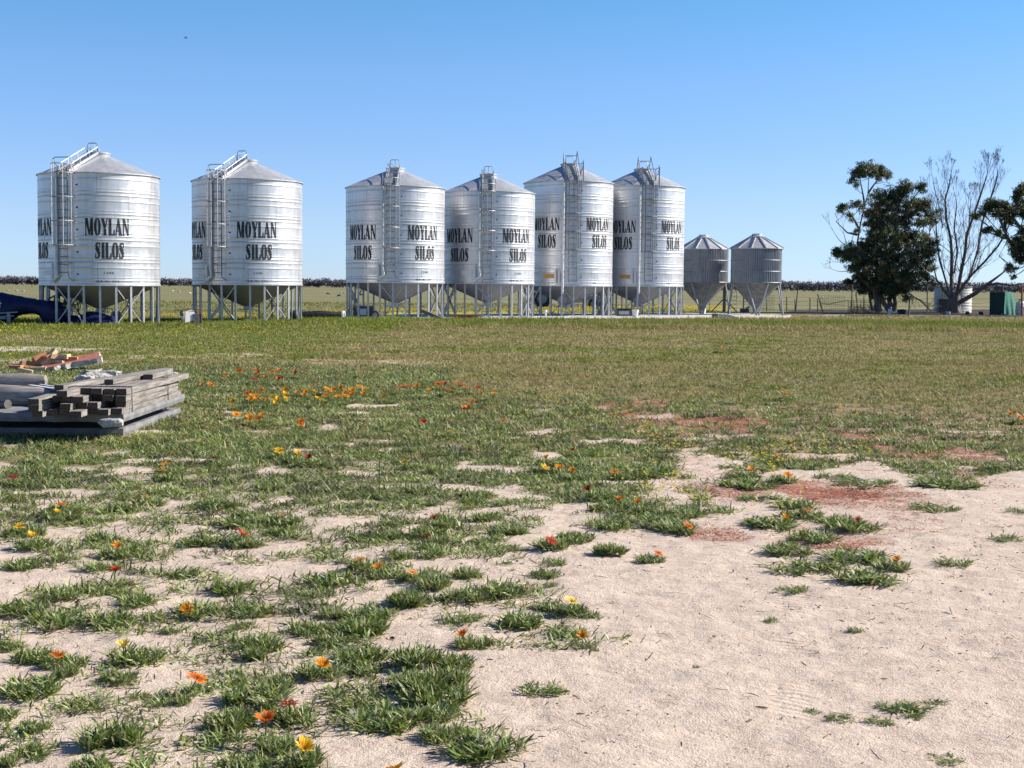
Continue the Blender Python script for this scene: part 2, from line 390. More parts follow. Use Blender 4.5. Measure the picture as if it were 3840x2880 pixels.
mt, nt, b = new_mat('ground')
M['ground'] = mt
A = nd(nt, 'ShaderNodeAttribute', attribute_name='MaskA'); B = nd(nt, 'ShaderNodeAttribute', attribute_name='MaskB')
sa = nt.nodes.new('ShaderNodeSeparateColor'); nt.links.new(A.outputs['Color'], sa.inputs[0])
sb = nt.nodes.new('ShaderNodeSeparateColor'); nt.links.new(B.outputs['Color'], sb.inputs[0])
v = coords(nt)
n_f = noise(nt, v, 55, 5, 0.65); n_m = noise(nt, v, 7, 5, 0.6); n_l = noise(nt, v, 0.8, 4, 0.6)
n_g = noise(nt, v, 16, 6, 0.7)
sandc = ramp(nt, n_f, [(0.30, (0.47, 0.37, 0.292)), (0.47, (0.585, 0.478, 0.39)), (0.7, (0.67, 0.563, 0.468))])
sand2 = ramp(nt, n_m, [(0.3, (0.80, 0.78, 0.77)), (0.62, (1.0, 1.0, 1.0))])
def mixc(a, bb, fac, mode='MIX'):
    mx = nd(nt, 'ShaderNodeMix', data_type='RGBA', blend_type=mode)
    if isinstance(fac, (int, float)): mx.inputs[0].default_value = fac
    else: nt.links.new(fac, mx.inputs[0])
    for k, s in ((6, a), (7, bb)):
        if isinstance(s, tuple): mx.inputs[k].default_value = (*s, 1)
        else: nt.links.new(s, mx.inputs[k])
    return mx.outputs[2]
def math_(op, a, bb, clamp=False):
    n = nd(nt, 'ShaderNodeMath', operation=op); n.use_clamp = clamp
    for k, s in ((0, a), (1, bb)):
        if isinstance(s, (int, float)): n.inputs[k].default_value = s
        else: nt.links.new(s, n.inputs[k])
    return n.outputs[0]
base = mixc(sandc.outputs[0], sand2.outputs[0], 1.0, 'MULTIPLY')
# thin greenery and dead stalks between the plants
grassc = ramp(nt, n_g, [(0.32, (0.075, 0.078, 0.028)), (0.5, (0.17, 0.155, 0.065)), (0.68, (0.30, 0.25, 0.14))])
gf = math_('ADD', math_('MULTIPLY', sa.outputs[0], 1.5), math_('MULTIPLY', math_('SUBTRACT', n_g, 0.75), 1.8), True)
base = mixc(base, grassc.outputs[0], gf)
redc = ramp(nt, n_g, [(0.3, (0.15, 0.040, 0.026)), (0.55, (0.29, 0.085, 0.050)), (0.72, (0.27, 0.16, 0.09))])
rf = math_('ADD', math_('MULTIPLY', sa.outputs[1], 1.55), math_('ADD', math_('MULTIPLY', math_('SUBTRACT', n_f, 0.58), 5.5), math_('MULTIPLY', math_('SUBTRACT', n_g, 0.55), 2.2)), True)
base = mixc(base, redc.outputs[0], rf)
# far paddock: streaks across the view
vs_ = coords(nt, (0.02, 0.12, 1)); n_s = noise(nt, vs_, 1.0, 5, 0.6)
farc = ramp(nt, n_s, [(0.34, (0.11, 0.122, 0.050)), (0.5, (0.165, 0.160, 0.074)), (0.66, (0.25, 0.215, 0.115))])
base = mixc(base, farc.outputs[0], sb.outputs[0])
yv = coords(nt, (1.2, 0.5, 1)); n_y = noise(nt, yv, 1.0, 5, 0.7)
yc = ramp(nt, n_y, [(0.42, (0.17, 0.19, 0.06)), (0.58, (0.42, 0.36, 0.06)), (0.70, (0.52, 0.43, 0.06))])
base = mixc(base, yc.outputs[0], math_('MULTIPLY', sa.outputs[2], math_('ADD', math_('MULTIPLY', sb.outputs[0], .5), .5)))
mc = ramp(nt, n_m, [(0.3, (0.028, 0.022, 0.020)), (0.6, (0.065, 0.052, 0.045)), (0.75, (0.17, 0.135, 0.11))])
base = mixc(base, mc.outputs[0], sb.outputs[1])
nt.links.new(base, b.inputs['Base Color']); b.inputs['Roughness'].default_value = 0.95; b.inputs['Specular IOR Level'].default_value = 0.15
n_x = noise(nt, v, 120, 3, 0.7)
sxy = nt.nodes.new('ShaderNodeSeparateXYZ'); nt.links.new(v, sxy.inputs[0])
trk = None      # two faint tyre tracks pressed into the sand
for off in (0.0, -1.42):
    dx = math_('ABSOLUTE', math_('SUBTRACT', math_('SUBTRACT', sxy.outputs[0], math_('MULTIPLY', sxy.outputs[1], 0.204)), off), 0.0)
    k_ = math_('SUBTRACT', 1.0, math_('MULTIPLY', math_('SUBTRACT', dx, .06), 30.0), True); k_ = math_('MINIMUM', k_, 1.0)
    trk = k_ if trk is None else math_('MAXIMUM', trk, k_)
tread = math_('SINE', math_('ADD', math_('MULTIPLY', sxy.outputs[1], 120.0), math_('MULTIPLY', sxy.outputs[0], 60.0)), 0.0)
n_p = noise(nt, v, 1.7, 3, 0.6); pm = math_('MULTIPLY', math_('SUBTRACT', n_p, 0.42), 6.0, True)
trk = math_('MULTIPLY', math_('MULTIPLY', trk, pm), math_('ADD', math_('MULTIPLY', tread, 0.45), -0.55))
hsum = math_('ADD', math_('MULTIPLY', trk, 0.4), math_('ADD', math_('MULTIPLY', n_g, 1.6), math_('MULTIPLY', n_x, .6)))
bump(nt, b, hsum, 0.9, 0.012)

g_sand, g_cov, g_red, g_tr, g_yel = masks(gx, gy)
far = sstep(68, 76, gy - 0.08 * gx)
dark_bed = inpoly(gx + 0.8 * (fbm(gx, gy, .4, 88, 2) - .5), gy + 1.2 * (fbm(gx, gy, .5, 89, 2) - .5), DARKBED).astype(float)
gme = np_mesh('ground', gv, q, M['ground'], smooth=True)
g_cov = g_cov * np.maximum(sstep(7, 13, gy), .3)
for nm, cols in (('MaskA', (g_cov, g_red, g_yel)), ('MaskB', (far, dark_bed, g_tr))):
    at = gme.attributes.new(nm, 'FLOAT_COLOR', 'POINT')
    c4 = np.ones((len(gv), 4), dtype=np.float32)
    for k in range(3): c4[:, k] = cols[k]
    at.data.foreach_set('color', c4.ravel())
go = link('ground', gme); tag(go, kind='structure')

# ------------------------------------------------------------------ leaf strips
def strips(root, azi, incl, L, W, bend, col, seg=3, wpos=0.6, tip=0.15, twist=None):
    """N leaf strips. root (N,3); azi, incl (from horizontal), length, width, bend (droop, rad); returns verts, quads, colours"""
    N = len(L); ts = np.linspace(0, 1, seg + 1)
    d = np.stack([np.cos(azi), np.sin(azi)], 1)
    side = np.stack([-np.sin(azi), np.cos(azi), np.zeros(N)], 1)
    if twist is not None:
        side = side * np.cos(twist)[:, None]; side[:, 2] = np.sin(twist)
    p = root.copy(); V = np.zeros((N, seg + 1, 2, 3)); prev = 0
    for k, t in enumerate(ts):
        if k:
            a = incl - bend * (t + prev) / 2
            st = (L * (t - prev))[:, None]
            p = p + np.concatenate([d * np.cos(a)[:, None], np.sin(a)[:, None]], 1) * st
        w = np.where(t < wpos, 0.45 + 0.55 * t / wpos, 1 - (1 - tip) * ((t - wpos) / (1 - wpos)) ** 1.5) * 0.5
        off = side * (W * w)[:, None]
        V[:, k, 0] = p - off; V[:, k, 1] = p + off; prev = t
    base = (np.arange(N) * (seg + 1) * 2)[:, None]
    Q = np.concatenate([base + np.array([[2 * k, 2 * k + 1, 2 * k + 3, 2 * k + 2]]) for k in range(seg)], 0)
    C = np.repeat(col, (seg + 1) * 2, axis=0)
    return V.reshape(-1, 3), Q, C
class NB:
    def __init__(s): s.V = []; s.Q = []; s.C = []; s.n = 0
    def add(s, V, Q, C):
        s.V.append(V); s.Q.append(Q + s.n); s.C.append(C); s.n += len(V)
    def mesh(s, name, mat): return np_mesh(name, np.concatenate(s.V), np.concatenate(s.Q), mat, np.concatenate(s.C))

LEAFC = 1.25 * np.array([[0.115, 0.160, 0.030], [0.165, 0.210, 0.055], [0.075, 0.112, 0.034], [0.23, 0.25, 0.11], [0.32, 0.33, 0.20], [0.24, 0.21, 0.07]])
def leafcols(n, p=(0.26, 0.27, 0.15, 0.15, 0.12, 0.05), var=0.18, r=rng):
    k = r.choice(len(LEAFC), n, p=p)
    return LEAFC[k] * (1 + var * r.standard_normal((n, 1))).clip(0.5, 1.6) * (1 + 0.06 * r.standard_normal((n, 3)))
def clump_leaves(R, n_ros, n_leaf, L0, W0, up, r, seg=3, flat=False):
    nb = NB()
    for k in range(n_ros):
        rr = R * 0.72 * math.sqrt(r.random()); aa = r.random() * 2 * math.pi
        cx, cy = rr * math.cos(aa), rr * math.sin(aa)
        n = n_leaf
        az = r.random(n) * 2 * math.pi
        inc = np.radians(np.clip(r.normal(up, 20, n), 3, 86))
        L = L0 * r.uniform(0.6, 1.2, n) * (1.15 - 0.35 * rr / R); W = W0 * r.uniform(0.7, 1.25, n)
        bend = r.uniform(0.0, 0.9, n) * (inc * 0.9)
        root = np.stack([cx + 0.008 * r.standard_normal(n), cy + 0.008 * r.standard_normal(n), np.full(n, 0.002) + 0.01 * r.random(n)], 1)
        V, Q, C = strips(root, az, inc, L, W, bend, leafcols(n, r=r), seg, 0.66, 0.2, r.normal(0, 0.5, n))
        nb.add(V, Q, C)
    # a few dead leaves at the foot
    n = max(4, n_ros)
    az = r.random(n) * 2 * math.pi; root = np.stack([R * 0.8 * r.standard_normal(n) * .5, R * .8 * r.standard_normal(n) * .5, np.full(n, .004)], 1)
    V, Q, C = strips(root, az, np.radians(r.uniform(2, 15, n)), L0 * r.uniform(.6, 1, n), W0 * np.ones(n), np.zeros(n), np.array([0.22, 0.15, 0.085]) * r.uniform(.5, 1.2, (n, 1)), seg, .6, .2)
    nb.add(V, Q, C)
    return nb
# ------------------------------------------------------------------ gazania plants: one mesh per kind of growth, copied
r0 = np.random.default_rng(4)
TALL = [clump_leaves(0.112, 22, 24, 0.062, 0.0064, 60, r0).mesh('gazania_leaves_tall', M['leaf']) for _ in range(4)]
MIDC = [clump_leaves(0.116, 21, 19, 0.051, 0.0064, 44, r0).mesh('gazania_leaves_spreading', M['leaf']) for _ in range(6)]
LOWC = [clump_leaves(0.12, 17, 13, 0.043, 0.006, 28, r0).mesh('gazania_leaves_low', M['leaf']) for _ in range(4)]
PCOL = {'orange': ((0.80, 0.24, 0.012), (0.55, 0.09, 0.008)), 'yellow': ((0.82, 0.55, 0.02), (0.72, 0.36, 0.01)), 'red': ((0.60, 0.055, 0.015), (0.40, 0.03, 0.01)),
        'dark red': ((0.33, 0.018, 0.022), (0.18, 0.01, 0.012)), 'pale yellow': ((0.80, 0.68, 0.20), (0.78, 0.55, 0.06)), 'striped': ((0.80, 0.68, 0.55), (0.34, 0.028, 0.008)),
        'golden': ((0.82, 0.38, 0.015), (0.68, 0.20, 0.01)), 'pink': ((0.66, 0.16, 0.12), (0.5, 0.08, 0.06)), 'pale orange': ((0.78, 0.42, 0.16), (0.7, 0.28, 0.06))}
def flower_mesh(kind, seed, openness, r):
    """stalk, petals in two whorls (dark midrib) and the disc"""
    nb = NB(); edge, rib = [np.array(c) for c in PCOL[kind]]
    h = 0.072
    n = 14
    az = np.arange(n) * 2 * math.pi / n + r.normal(0, 0.06, n)
    inc = np.radians(openness + r.normal(0, 6, n)); Lp = 0.036 * r.uniform(0.9, 1.1, n)
    root = np.stack([0.006 * np.cos(az), 0.006 * np.sin(az), np.full(n, h)], 1)
    V, Q, C = strips(root, az, inc, Lp, np.full(n, 0.0125), np.radians(r.uniform(5, 30, n)), np.tile(edge, (n, 1)) * r.uniform(.85, 1.1, (n, 1)), 3, 0.62, 0.25)
    tt = np.tile(np.repeat(np.linspace(0, 1, 4), 2), n)[:, None]
    fm = np.clip((tt - .8) * 5, 0, 1) * .75 if kind == 'striped' else np.clip(tt * 1.3, 0, 1); C = C * fm + rib * (1 - fm); nb.add(V, Q, C)
    root2 = root.copy(); root2[:, 2] += 0.0012
    V, Q, C = strips(root2, az, inc + 0.03, Lp * 0.82, np.full(n, 0.0036), np.radians(np.full(n, 12.)), np.tile(rib * 0.8, (n, 1)), 2, 0.4, 0.1); nb.add(V, Q, C)
    n = 26; az = r.random(n) * 6.28; rr = 0.008 * np.sqrt(r.random(n))
    root = np.stack([rr * np.cos(az), rr * np.sin(az), np.full(n, h)], 1)
    V, Q, C = strips(root, az, np.radians(r.uniform(50, 88, n)), np.full(n, 0.008), np.full(n, 0.003), np.zeros(n), np.array([0.45, 0.22, 0.02]) * r.uniform(.5, 1.2, (n, 1)), 1, .5, .5); nb.add(V, Q, C)
    a = np.arange(6) * math.pi / 3     # stalk
    sv = np.concatenate([np.stack([0.0022 * np.cos(a) - 0.012 * (1 - z / h) ** 2, 0.0022 * np.sin(a), np.full(6, z)], 1) for z in (0.0, 0.03, h * 0.9)] + [np.stack([0.006 * np.cos(a), 0.006 * np.sin(a), np.full(6, h)], 1)])
    sq = np.array([[k * 6 + j, k * 6 + (j + 1) % 6, (k + 1) * 6 + (j + 1) % 6, (k + 1) * 6 + j] for k in range(3) for j in range(6)])
    nb.add(sv, sq, np.tile([0.10, 0.15, 0.05], (24, 1)))
    return nb.mesh('gazania_flower_' + kind.replace(' ', '_'), M['petal'])
FLW = {k: [flower_mesh(k, i, o, r0) for i, o in enumerate((28, 52, 14))] for k in PCOL}

PLANTS = []   # world x, y, radius: the scattered growth keeps clear of their centres
def put_plant(x, y, w, kind, label, group, flowers=(), squash=None):
    """w: width in metres"""
    pool = {'t': TALL, 'm': MIDC, 'l': LOWC}[kind]
    s = w / 0.172
    o = thing('gazania_plant', label, 'plant', (x, y, gzf(x, y) - 0.003), rng.random() * 6.28, group)
    hs = min(max(s, 0.7), 1.15) * (squash or 1.0)
    link('leaves', random.choice(pool), o, scale=(s, s, hs))
    PLANTS.append((x, y, w / 2))
    for (dx, dy, dz, col, fs) in flowers:
        c, sn = math.cos(-o.rotation_euler.z), math.sin(-o.rotation_euler.z)
        f = link('flower', random.choice(FLW[col]), o, (dx * c - dy * sn, dx * sn + dy * c, dz), (rng.normal(.20, .24), rng.normal(0.05, .25), -o.rotation_euler.z + rng.normal(0, .3)), (fs, fs, fs))
        f['label'] = 'open %s daisy flower on a short stalk' % ('white-edged dark red' if col == 'striped' else col)
    return o
def mpp(y): # metres per displayed photo pixel on the ground near that row
    g = G(1106, y); return g.y / F * K
# plants without flowers, read off the photograph: x, y of the foot and width, all in photo points (2212 wide)
Z2 = [(330, 180, 380, 'm'), (690, 190, 330, 'm'), (40, 330, 200, 'm'), (180, 420, 290, 'm'), (150, 640, 400, 'm'), (570, 720, 330, 'l'), (210, 860, 210, 'm'), (220, 1010, 340, 'l'), (700, 965, 430, 't'),
      (420, 510, 140, 't'), (980, 690, 230, 'l'), (1180, 690, 120, 'm'), (1480, 850, 330, 't'), (1470, 925, 330, 'l'), (1800, 1010, 260, 't'), (1600, 1100, 300, 'm'),
      (590, 1110, 250, 'm'), (1800, 560, 240, 'm'), (1560, 210, 170, 'l'), (2000, 240, 270, 'm'), (1700, 340, 260, 'm'), (1650, 390, 150, 't'), (1000, 130, 180, 'l'), (870, 60, 260, 'm'),
      (1100, 225, 140, 'l'), (2140, 130, 220, 'm'), (1530, 490, 190, 'l'), (20, 790, 180, 'm'), (1250, 590, 130, 'l'), (880, 650, 120, 'l'), (30, 1060, 160, 'm')]
Z4 = [(1880, 800, 520, 't'), (1760, 730, 340, 't'), (1990, 700, 330, 't'), (1960, 840, 300, 'm'), (1900, 930, 320, 'm'), (1930, 1060, 330, 'm'), (2050, 570, 250, 't'), (1730, 130, 270, 't'), (1330, 340, 430, 'm'), (1180, 400, 260, 'm'), (680, 430, 290, 'm'), (1380, 590, 260, 'm'), (560, 280, 200, 'l')]
Z5 = [(920, 340, 250, 'm'), (680, 420, 260, 't'), (470, 550, 270, 't'), (120, 730, 380, 'm'), (1180, 480, 320, 'm'), (1310, 690, 360, 'm'), (1500, 560, 200, 'm'), (1830, 640, 220, 'l'), (560, 1000, 360, 't'), (880, 650, 290, 'l'),
      (1740, 90, 300, 'm'), (1280, 155, 210, 'l'), (1150, 190, 110, 'l'), (1560, 250, 210, 'l'), (1980, 190, 230, 't'), (1550, 400, 110, 'l'), (650, 140, 200, 'm'), (440, 210, 230, 'm')]
ZR = [(60, 140, 320, 'm'), (620, 100, 300, 'l'), (640, 205, 290, 'm'), (1150, 430, 240, 'm'), (250, 380, 260, 'm'), (120, 440, 300, 'm'), (870, 600, 250, 'm'), (1250, 640, 330, 'm'), (1320, 770, 330, 'm'), (900, 690, 320, 'l'),
      (880, 810, 160, 'l'), (1780, 200, 340, 'm'), (1700, 350, 270, 'l'), (1840, 670, 190, 'l'), (2050, 105, 130, 'm'), (60, 645, 140, 'm'), (1120, 150, 210, 'l'), (1280, 200, 290, 'l'), (700, 285, 270, 'l'),
      (900, 330, 220, 'm'), (1430, 175, 110, 'l'), (2130, 525, 160, 'l'), (2180, 360, 110, 'l'), (1000, 520, 240, 'm'), (1080, 690, 260, 'l')]
ZB = [(1600, 580, 300, 'l'), (1480, 540, 200, 'l'), (1720, 520, 180, 'l'), (1150, 610, 160, 'l'), (1390, 630, 170, 'l'), (1780, 850, 210, 'l'), (1000, 555, 100, 'l'), (1250, 112, 90, 'l'), (760, 52, 80, 'l'), (330, 300, 50, 'l')]
spots = [(x / 3, 1290.3 + y / 3, w / 3, k) for x, y, w, k in Z2] + [(345.6 + x * .3125, 1267 + y * .3125, w * .3125, k) for x, y, w, k in Z4] + \
        [(737.3 + x * .2917, 1152 + y * .2917, w * .2917, k) for x, y, w, k in Z5] + [(1382.5 + x * .375, 979 + y * .375, w * .42, k) for x, y, w, k in ZR] + \
        [(1382.5 + x * .375, 1325 + y * .375, w * .375, k) for x, y, w, k in ZB] + [(1172, 1494, 100, 'l')]
GRP = 'gazania plants growing on the sandy ground'
for (x, y, w, k) in spots:
    g = G(x, y); W = w * mpp(y)
    right = x > 1290
    if k == 't': lab = 'dense upright dark green leafy plant without open flowers' + (' on the open sand at right' if right else '')
    elif x > 1290 and y > 1400: lab = 'straggly yellowish plant lying flat on the open pale sand'
    elif right: lab = 'flowerless leafy cushion on pale sand near the reddish ground cover'
    elif k == 'l': lab = 'thin low leafy plant without flowers, sprawling over pale sand'
    else: lab = 'spreading green leafy plant without flowers among sandy gaps'
    put_plant(g.x, g.y + W * 0.25, W, k, lab, GRP + (' at right' if right else ' at left'), squash=0.6 if (right and y > 1400) else None)
# plants in flower: x, y of the bloom, colour, size of bloom, plant width, what tells it apart
FL = [(270, 1388, 'pale yellow', 1.15, 105, 'm', 'leafy plant with one big lemon yellow flower standing above it'), (128, 1405, 'orange', .95, 90, 'm', 'plant with one orange flower at the left edge, beside a twig'),
      (412, 1450, 'orange', 1.15, 60, 'l', 'small sparse plant under one wide orange flower'), (680, 1420, 'golden', 1.1, 95, 'm', 'plant with a golden orange flower beside brown dead leaves'),
      (1008, 1360, 'orange', 1.0, 80, 'm', 'plant with a tilted orange flower at the edge of the bare sand'), (630, 1510, 'striped', 1.15, 100, 'm', 'plant with a white-edged dark red striped flower'),
      (578, 1545, 'orange', 1.35, 70, 'l', 'plant with the largest deep orange flower, just below the striped bloom'), (645, 1600, 'yellow', 1.2, 95, 't', 'upright plant with a bright yellow flower hanging to one side'),
      (875, 1652, 'golden', 1.35, 130, 'm', 'plant with an orange and yellow flower at the bottom edge'), (1225, 1290, 'pale yellow', 1.1, 70, 'm', 'plant with one creamy yellow flower at the edge of bare sand'),
      (1260, 1364, 'golden', .9, 55, 'l', 'tiny flat plant with a dull orange flower on bare sand'), (785, 1206, 'golden', 1.0, 80, 'm', 'plant with the left one of two neighbouring golden flowers'),
      (822, 1218, 'golden', 1.0, 70, 'm', 'plant with the right one of two neighbouring golden flowers'), (883, 1232, 'pale orange', .85, 70, 'm', 'plant with a faded half closed orange flower'),
      (505, 1145, 'red', 1.35, 85, 'm', 'plant with a wide open red-orange flower'), (410, 1292, 'golden', 1.05, 110, 'm', 'plant with a golden flower low among many leaves'),
      (250, 1176, 'golden', 1.05, 85, 'm', 'plant with an upright cup-shaped golden flower'), (247, 1228, 'red', 1.1, 60, 'l', 'plant with a star-shaped vermilion flower over bare sand'),
      (62, 1158, 'yellow', 1.05, 75, 'm', 'plant with the lower of two yellow flowers at the left edge'), (43, 1134, 'yellow', 1.0, 70, 'm', 'plant with the upper of two yellow flowers at the left edge'),
      (130, 1090, 'orange', 1.0, 85, 'm', 'plant with a drooping orange flower near the left edge'), (115, 1107, 'yellow', .9, 75, 'm', 'plant with a yellow flower beside a drooping orange one'),
      (360, 1001, 'golden', 1.0, 60, 'm', 'plant with the upper of a pair of amber flowers'), (355, 1014, 'golden', 1.0, 60, 'm', 'plant with the lower of a pair of amber flowers'),
      (312, 1068, 'pale orange', 1.0, 70, 'm', 'plant with a pale peach-coloured flower'), (604, 1115, 'golden', .85, 90, 'm', 'plant with a long-stalked amber flower leaning over shade'),
      (635, 978, 'yellow', 1.1, 60, 'm', 'plant with the right one of two yellow flowers'), (602, 970, 'yellow', 1.1, 60, 'm', 'plant with the left one of two yellow flowers'),
      (670, 988, 'dark red', 1.0, 60, 'm', 'plant with a dark red flower beside two yellow ones'), (458, 985, 'dark red', 1.0, 60, 'm', 'plant with a small dark red flower below the timber stack'),
      (24, 1027, 'dark red', .95, 70, 'm', 'plant with a dark red flower at the left edge'), (933, 1154, 'red', .9, 60, 'm', 'plant with the lower of two small red flowers on sand'),
      (945, 1123, 'red', .9, 65, 'm', 'plant with the upper of two small red flowers on sand'), (1180, 1166, 'red', 1.0, 75, 'm', 'plant with a vivid scarlet flower before bare sand'),
      (1281, 1055, 'dark red', 1.05, 80, 'm', 'plant with a crimson flower above green growth'), (1335, 1078, 'orange', 1.0, 80, 'm', 'plant with the left one of two deep orange flowers'),
      (1378, 1084, 'orange', 1.0, 70, 'm', 'plant with the right one of two deep orange flowers'), (1477, 1132, 'orange', .9, 90, 'm', 'plant with a closing orange flower at its right end'),
      (1415, 1190, 'orange', .8, 55, 'l', 'small flat isolated plant with an orange flower'), (1165, 1002, 'yellow', 1.0, 60, 'm', 'plant with the leftmost of five amber flowers in a loose row'),
      (1182, 990, 'golden', .9, 60, 'm', 'plant with the hindmost of five amber flowers in a loose row'), (1207, 1004, 'golden', 1.0, 60, 'm', 'plant with the middle one of five amber flowers'),
      (1238, 1015, 'golden', 1.0, 60, 'm', 'plant with the nearest of five amber flowers'), (1331, 1015, 'golden', .9, 60, 'm', 'plant with an amber flower well right of its neighbours'),
      (1240, 973, 'red', .9, 60, 'm', 'plant with a small red flower behind the amber ones'), (1620, 1013, 'golden', 1.0, 70, 'm', 'plant with the left golden flower in the yellow-flowered cushion'),
      (1698, 1021, 'golden', 1.0, 60, 'm', 'plant with the right golden flower beside the red ground cover'), (1681, 982, 'golden', .9, 70, 'm', 'plant with the hindmost golden flower in the yellow-flowered cushion'),
      (1694, 1120, 'golden', 1.0, 120, 'm', 'wide plant with an amber flower on the sand island'), (1742, 1102, 'orange', .9, 80, 'm', 'plant with a closed orange flower on the sand island'),
      (1862, 1127, 'pink', .95, 110, 'm', 'plant with a salmon pink flower at its right end'), (1940, 1214, 'golden', .9, 75, 'm', 'plant with an amber flower at the far right of the island'),
      (967, 932, 'yellow', 1.0, 45, 'm', 'plant with a lone yellow flower in mid ground'), (878, 997, 'golden', .8, 45, 'm', 'plant with a lone amber flower in mid ground'),
      (917, 906, 'red', 1.0, 45, 'm', 'plant with a lone red flower in mid ground'), (1615, 824, 'red', .9, 40, 'l', 'plant with a lone red flower in the mown grass')]
for (x, y, col, fs, pw, k, lab) in FL:
    fs = fs * (0.86 if y > 1250 else .92 if y > 1060 else 1.1)
    h = 0.078 * fs
    g = G(x, y, h); W = pw * mpp(y)
    side = 0.25 * W * (1 if x < 1400 else -1)
    px_, py_ = g.x + side * 0.5, g.y + 0.12 * W
    put_plant(px_, py_, W, k, 'gazania ' + lab, GRP, [(g.x - px_, g.y - py_, 0.0, col, fs)])
ROW = [(530, 850, 'golden'), (540, 858, 'golden'), (556, 850, 'golden'), (561, 838, 'orange'), (590, 853, 'yellow'), (601, 857, 'yellow'), (611, 848, 'yellow'), (661, 850, 'golden'), (686, 858, 'yellow'), (700, 835, 'golden'),
       (711, 841, 'golden'), (721, 838, 'golden'), (735, 846, 'golden'), (741, 832, 'golden'), (761, 836, 'golden'), (775, 831, 'golden'), (781, 845, 'golden'), (790, 836, 'yellow'), (656, 838, 'golden'), (505, 885, 'golden'),
       (540, 893, 'golden'), (566, 896, 'orange'), (571, 890, 'golden'), (945, 825, 'orange'), (966, 838, 'orange'), (990, 825, 'orange'), (1000, 836, 'orange'), (992, 831, 'red'), (1041, 848, 'golden'), (1066, 849, 'golden'), (871, 832, 'red'),
       (1011, 876, 'orange'), (1086, 906, 'orange'), (465, 828, 'golden'), (450, 826, 'orange'), (641, 800, 'red'), (566, 800, 'red'), (520, 795, 'orange'), (546, 815, 'dark red'), (781, 800, 'orange'), (890, 830, 'orange'), (650, 905, 'orange'),
       (575, 812, 'orange'), (600, 815, 'red'), (480, 805, 'orange'), (560, 795, 'orange'), (680, 828, 'orange'), (745, 850, 'golden'), (620, 836, 'golden'), (1030, 835, 'red'), (860, 835, 'orange'), (905, 828, 'golden'), (925, 842, 'golden'), (1022, 862, 'orange'), (602, 796, 'orange'), (512, 860, 'golden'), (571, 857, 'golden'), (641, 845, 'golden'), (671, 842, 'golden'), (731, 853, 'golden'), (753, 848, 'orange'), (768, 840, 'golden'), (546, 845, 'orange'), (581, 862, 'yellow'), (622, 851, 'golden'), (705, 848, 'orange'), (838, 850, 'golden'), (960, 826, 'red'), (1560, 750, 'golden'), (1690, 845, 'orange'), (2190, 893, 'orange')]
cl = {'golden': 'amber', 'orange': 'orange', 'yellow': 'yellow', 'red': 'red', 'dark red': 'dark red'}
for (x, y, col) in ROW:
    g = G(x, y, 0.13); W = 36 * mpp(y)
    zone = 'in the dense green bed before the silos' if x < 860 else ('in the patchy mid ground bed' if x < 1200 else 'in the short brownish grass')
    fl = [(0, -0.1 * W, 0.02, col, 1.35)]
    if rng.random() < .4: fl.append((rng.normal(0, .08), rng.normal(0, .12), 0.02, col, 1.15))
    put_plant(g.x, g.y + 0.1 * W, W, 'm', 'gazania with %s bloom %s' % (cl[col], zone), '%s flowering gazanias %s' % (cl[col], zone), fl)
# more plants without flowers between them
near = [(p[0], p[1]) for p in PLANTS]; cnt = 0; tries = 0
while len(PLANTS) < 292 and tries < 30000:
    tries += 1
    y = 4.2 + 6.0 * random.random() ** 0.9; x = (random.random() * 2 - 1) * (y * 0.375)
    sand, cov, red, tr, yel = masks(np.array([x]), np.array([y]))
    if random.random() > cov[0] * 1.0: continue
    if any((x - a) ** 2 + (y - b_) ** 2 < (0.105 + rad * 0.6) ** 2 for a, b_, rad in PLANTS): continue
    W = random.uniform(0.13, 0.26)
    k = random.choice('mmmll')
    put_plant(x, y, W, k, 'thin low leafy plant without flowers, sprawling over pale sand' if k == 'l' else 'spreading green leafy plant without flowers among sandy gaps', GRP + ' at left')
    if x > 0.25 * y: PLANTS[-1] = PLANTS[-1]
# ------------------------------------------------------------------ ground cover nobody could count
def scatter(n, y0, y1, dens, power=1.0, margin=1.4):
    y = y0 + (y1 - y0) * rng.random(n) ** power
    x = (rng.random(n) * 2 - 1) * (y * 0.372 + margin)
    keep = rng.random(n) < dens(x, y)
    return x[keep], y[keep]
PA = np.array(PLANTS)
def away(x, y, f=0.75):
    ok = np.ones(len(x), bool)
    for a, b_, rad in PLANTS: ok &= ((x - a) ** 2 + (y - b_) ** 2) > (rad * f) ** 2
    return ok
def tufts(x, y, per, L, W, up, cols, seg=2, spread=0.02, rsd=20):
    N = len(x) * per
    xx = np.repeat(x, per) + spread * rng.standard_normal(N); yy = np.repeat(y, per) + spread * rng.standard_normal(N)
    root = np.stack([xx, yy, gz(xx, yy)], 1)
    az = rng.random(N) * 6.283; inc = np.radians(np.clip(rng.normal(up, rsd, N), 4, 88))
    LL = np.repeat(L if np.ndim(L) else np.full(len(x), L), per) * rng.uniform(.6, 1.25, N)
    WW = np.repeat(W if np.ndim(W) else np.full(len(x), W), per) * rng.uniform(.7, 1.2, N)
    return strips(root, az, inc, LL, WW, inc * rng.uniform(0, .9, N), cols(N, xx, yy), seg, 0.6, 0.2, rng.normal(0, .5, N))
gb = NB()
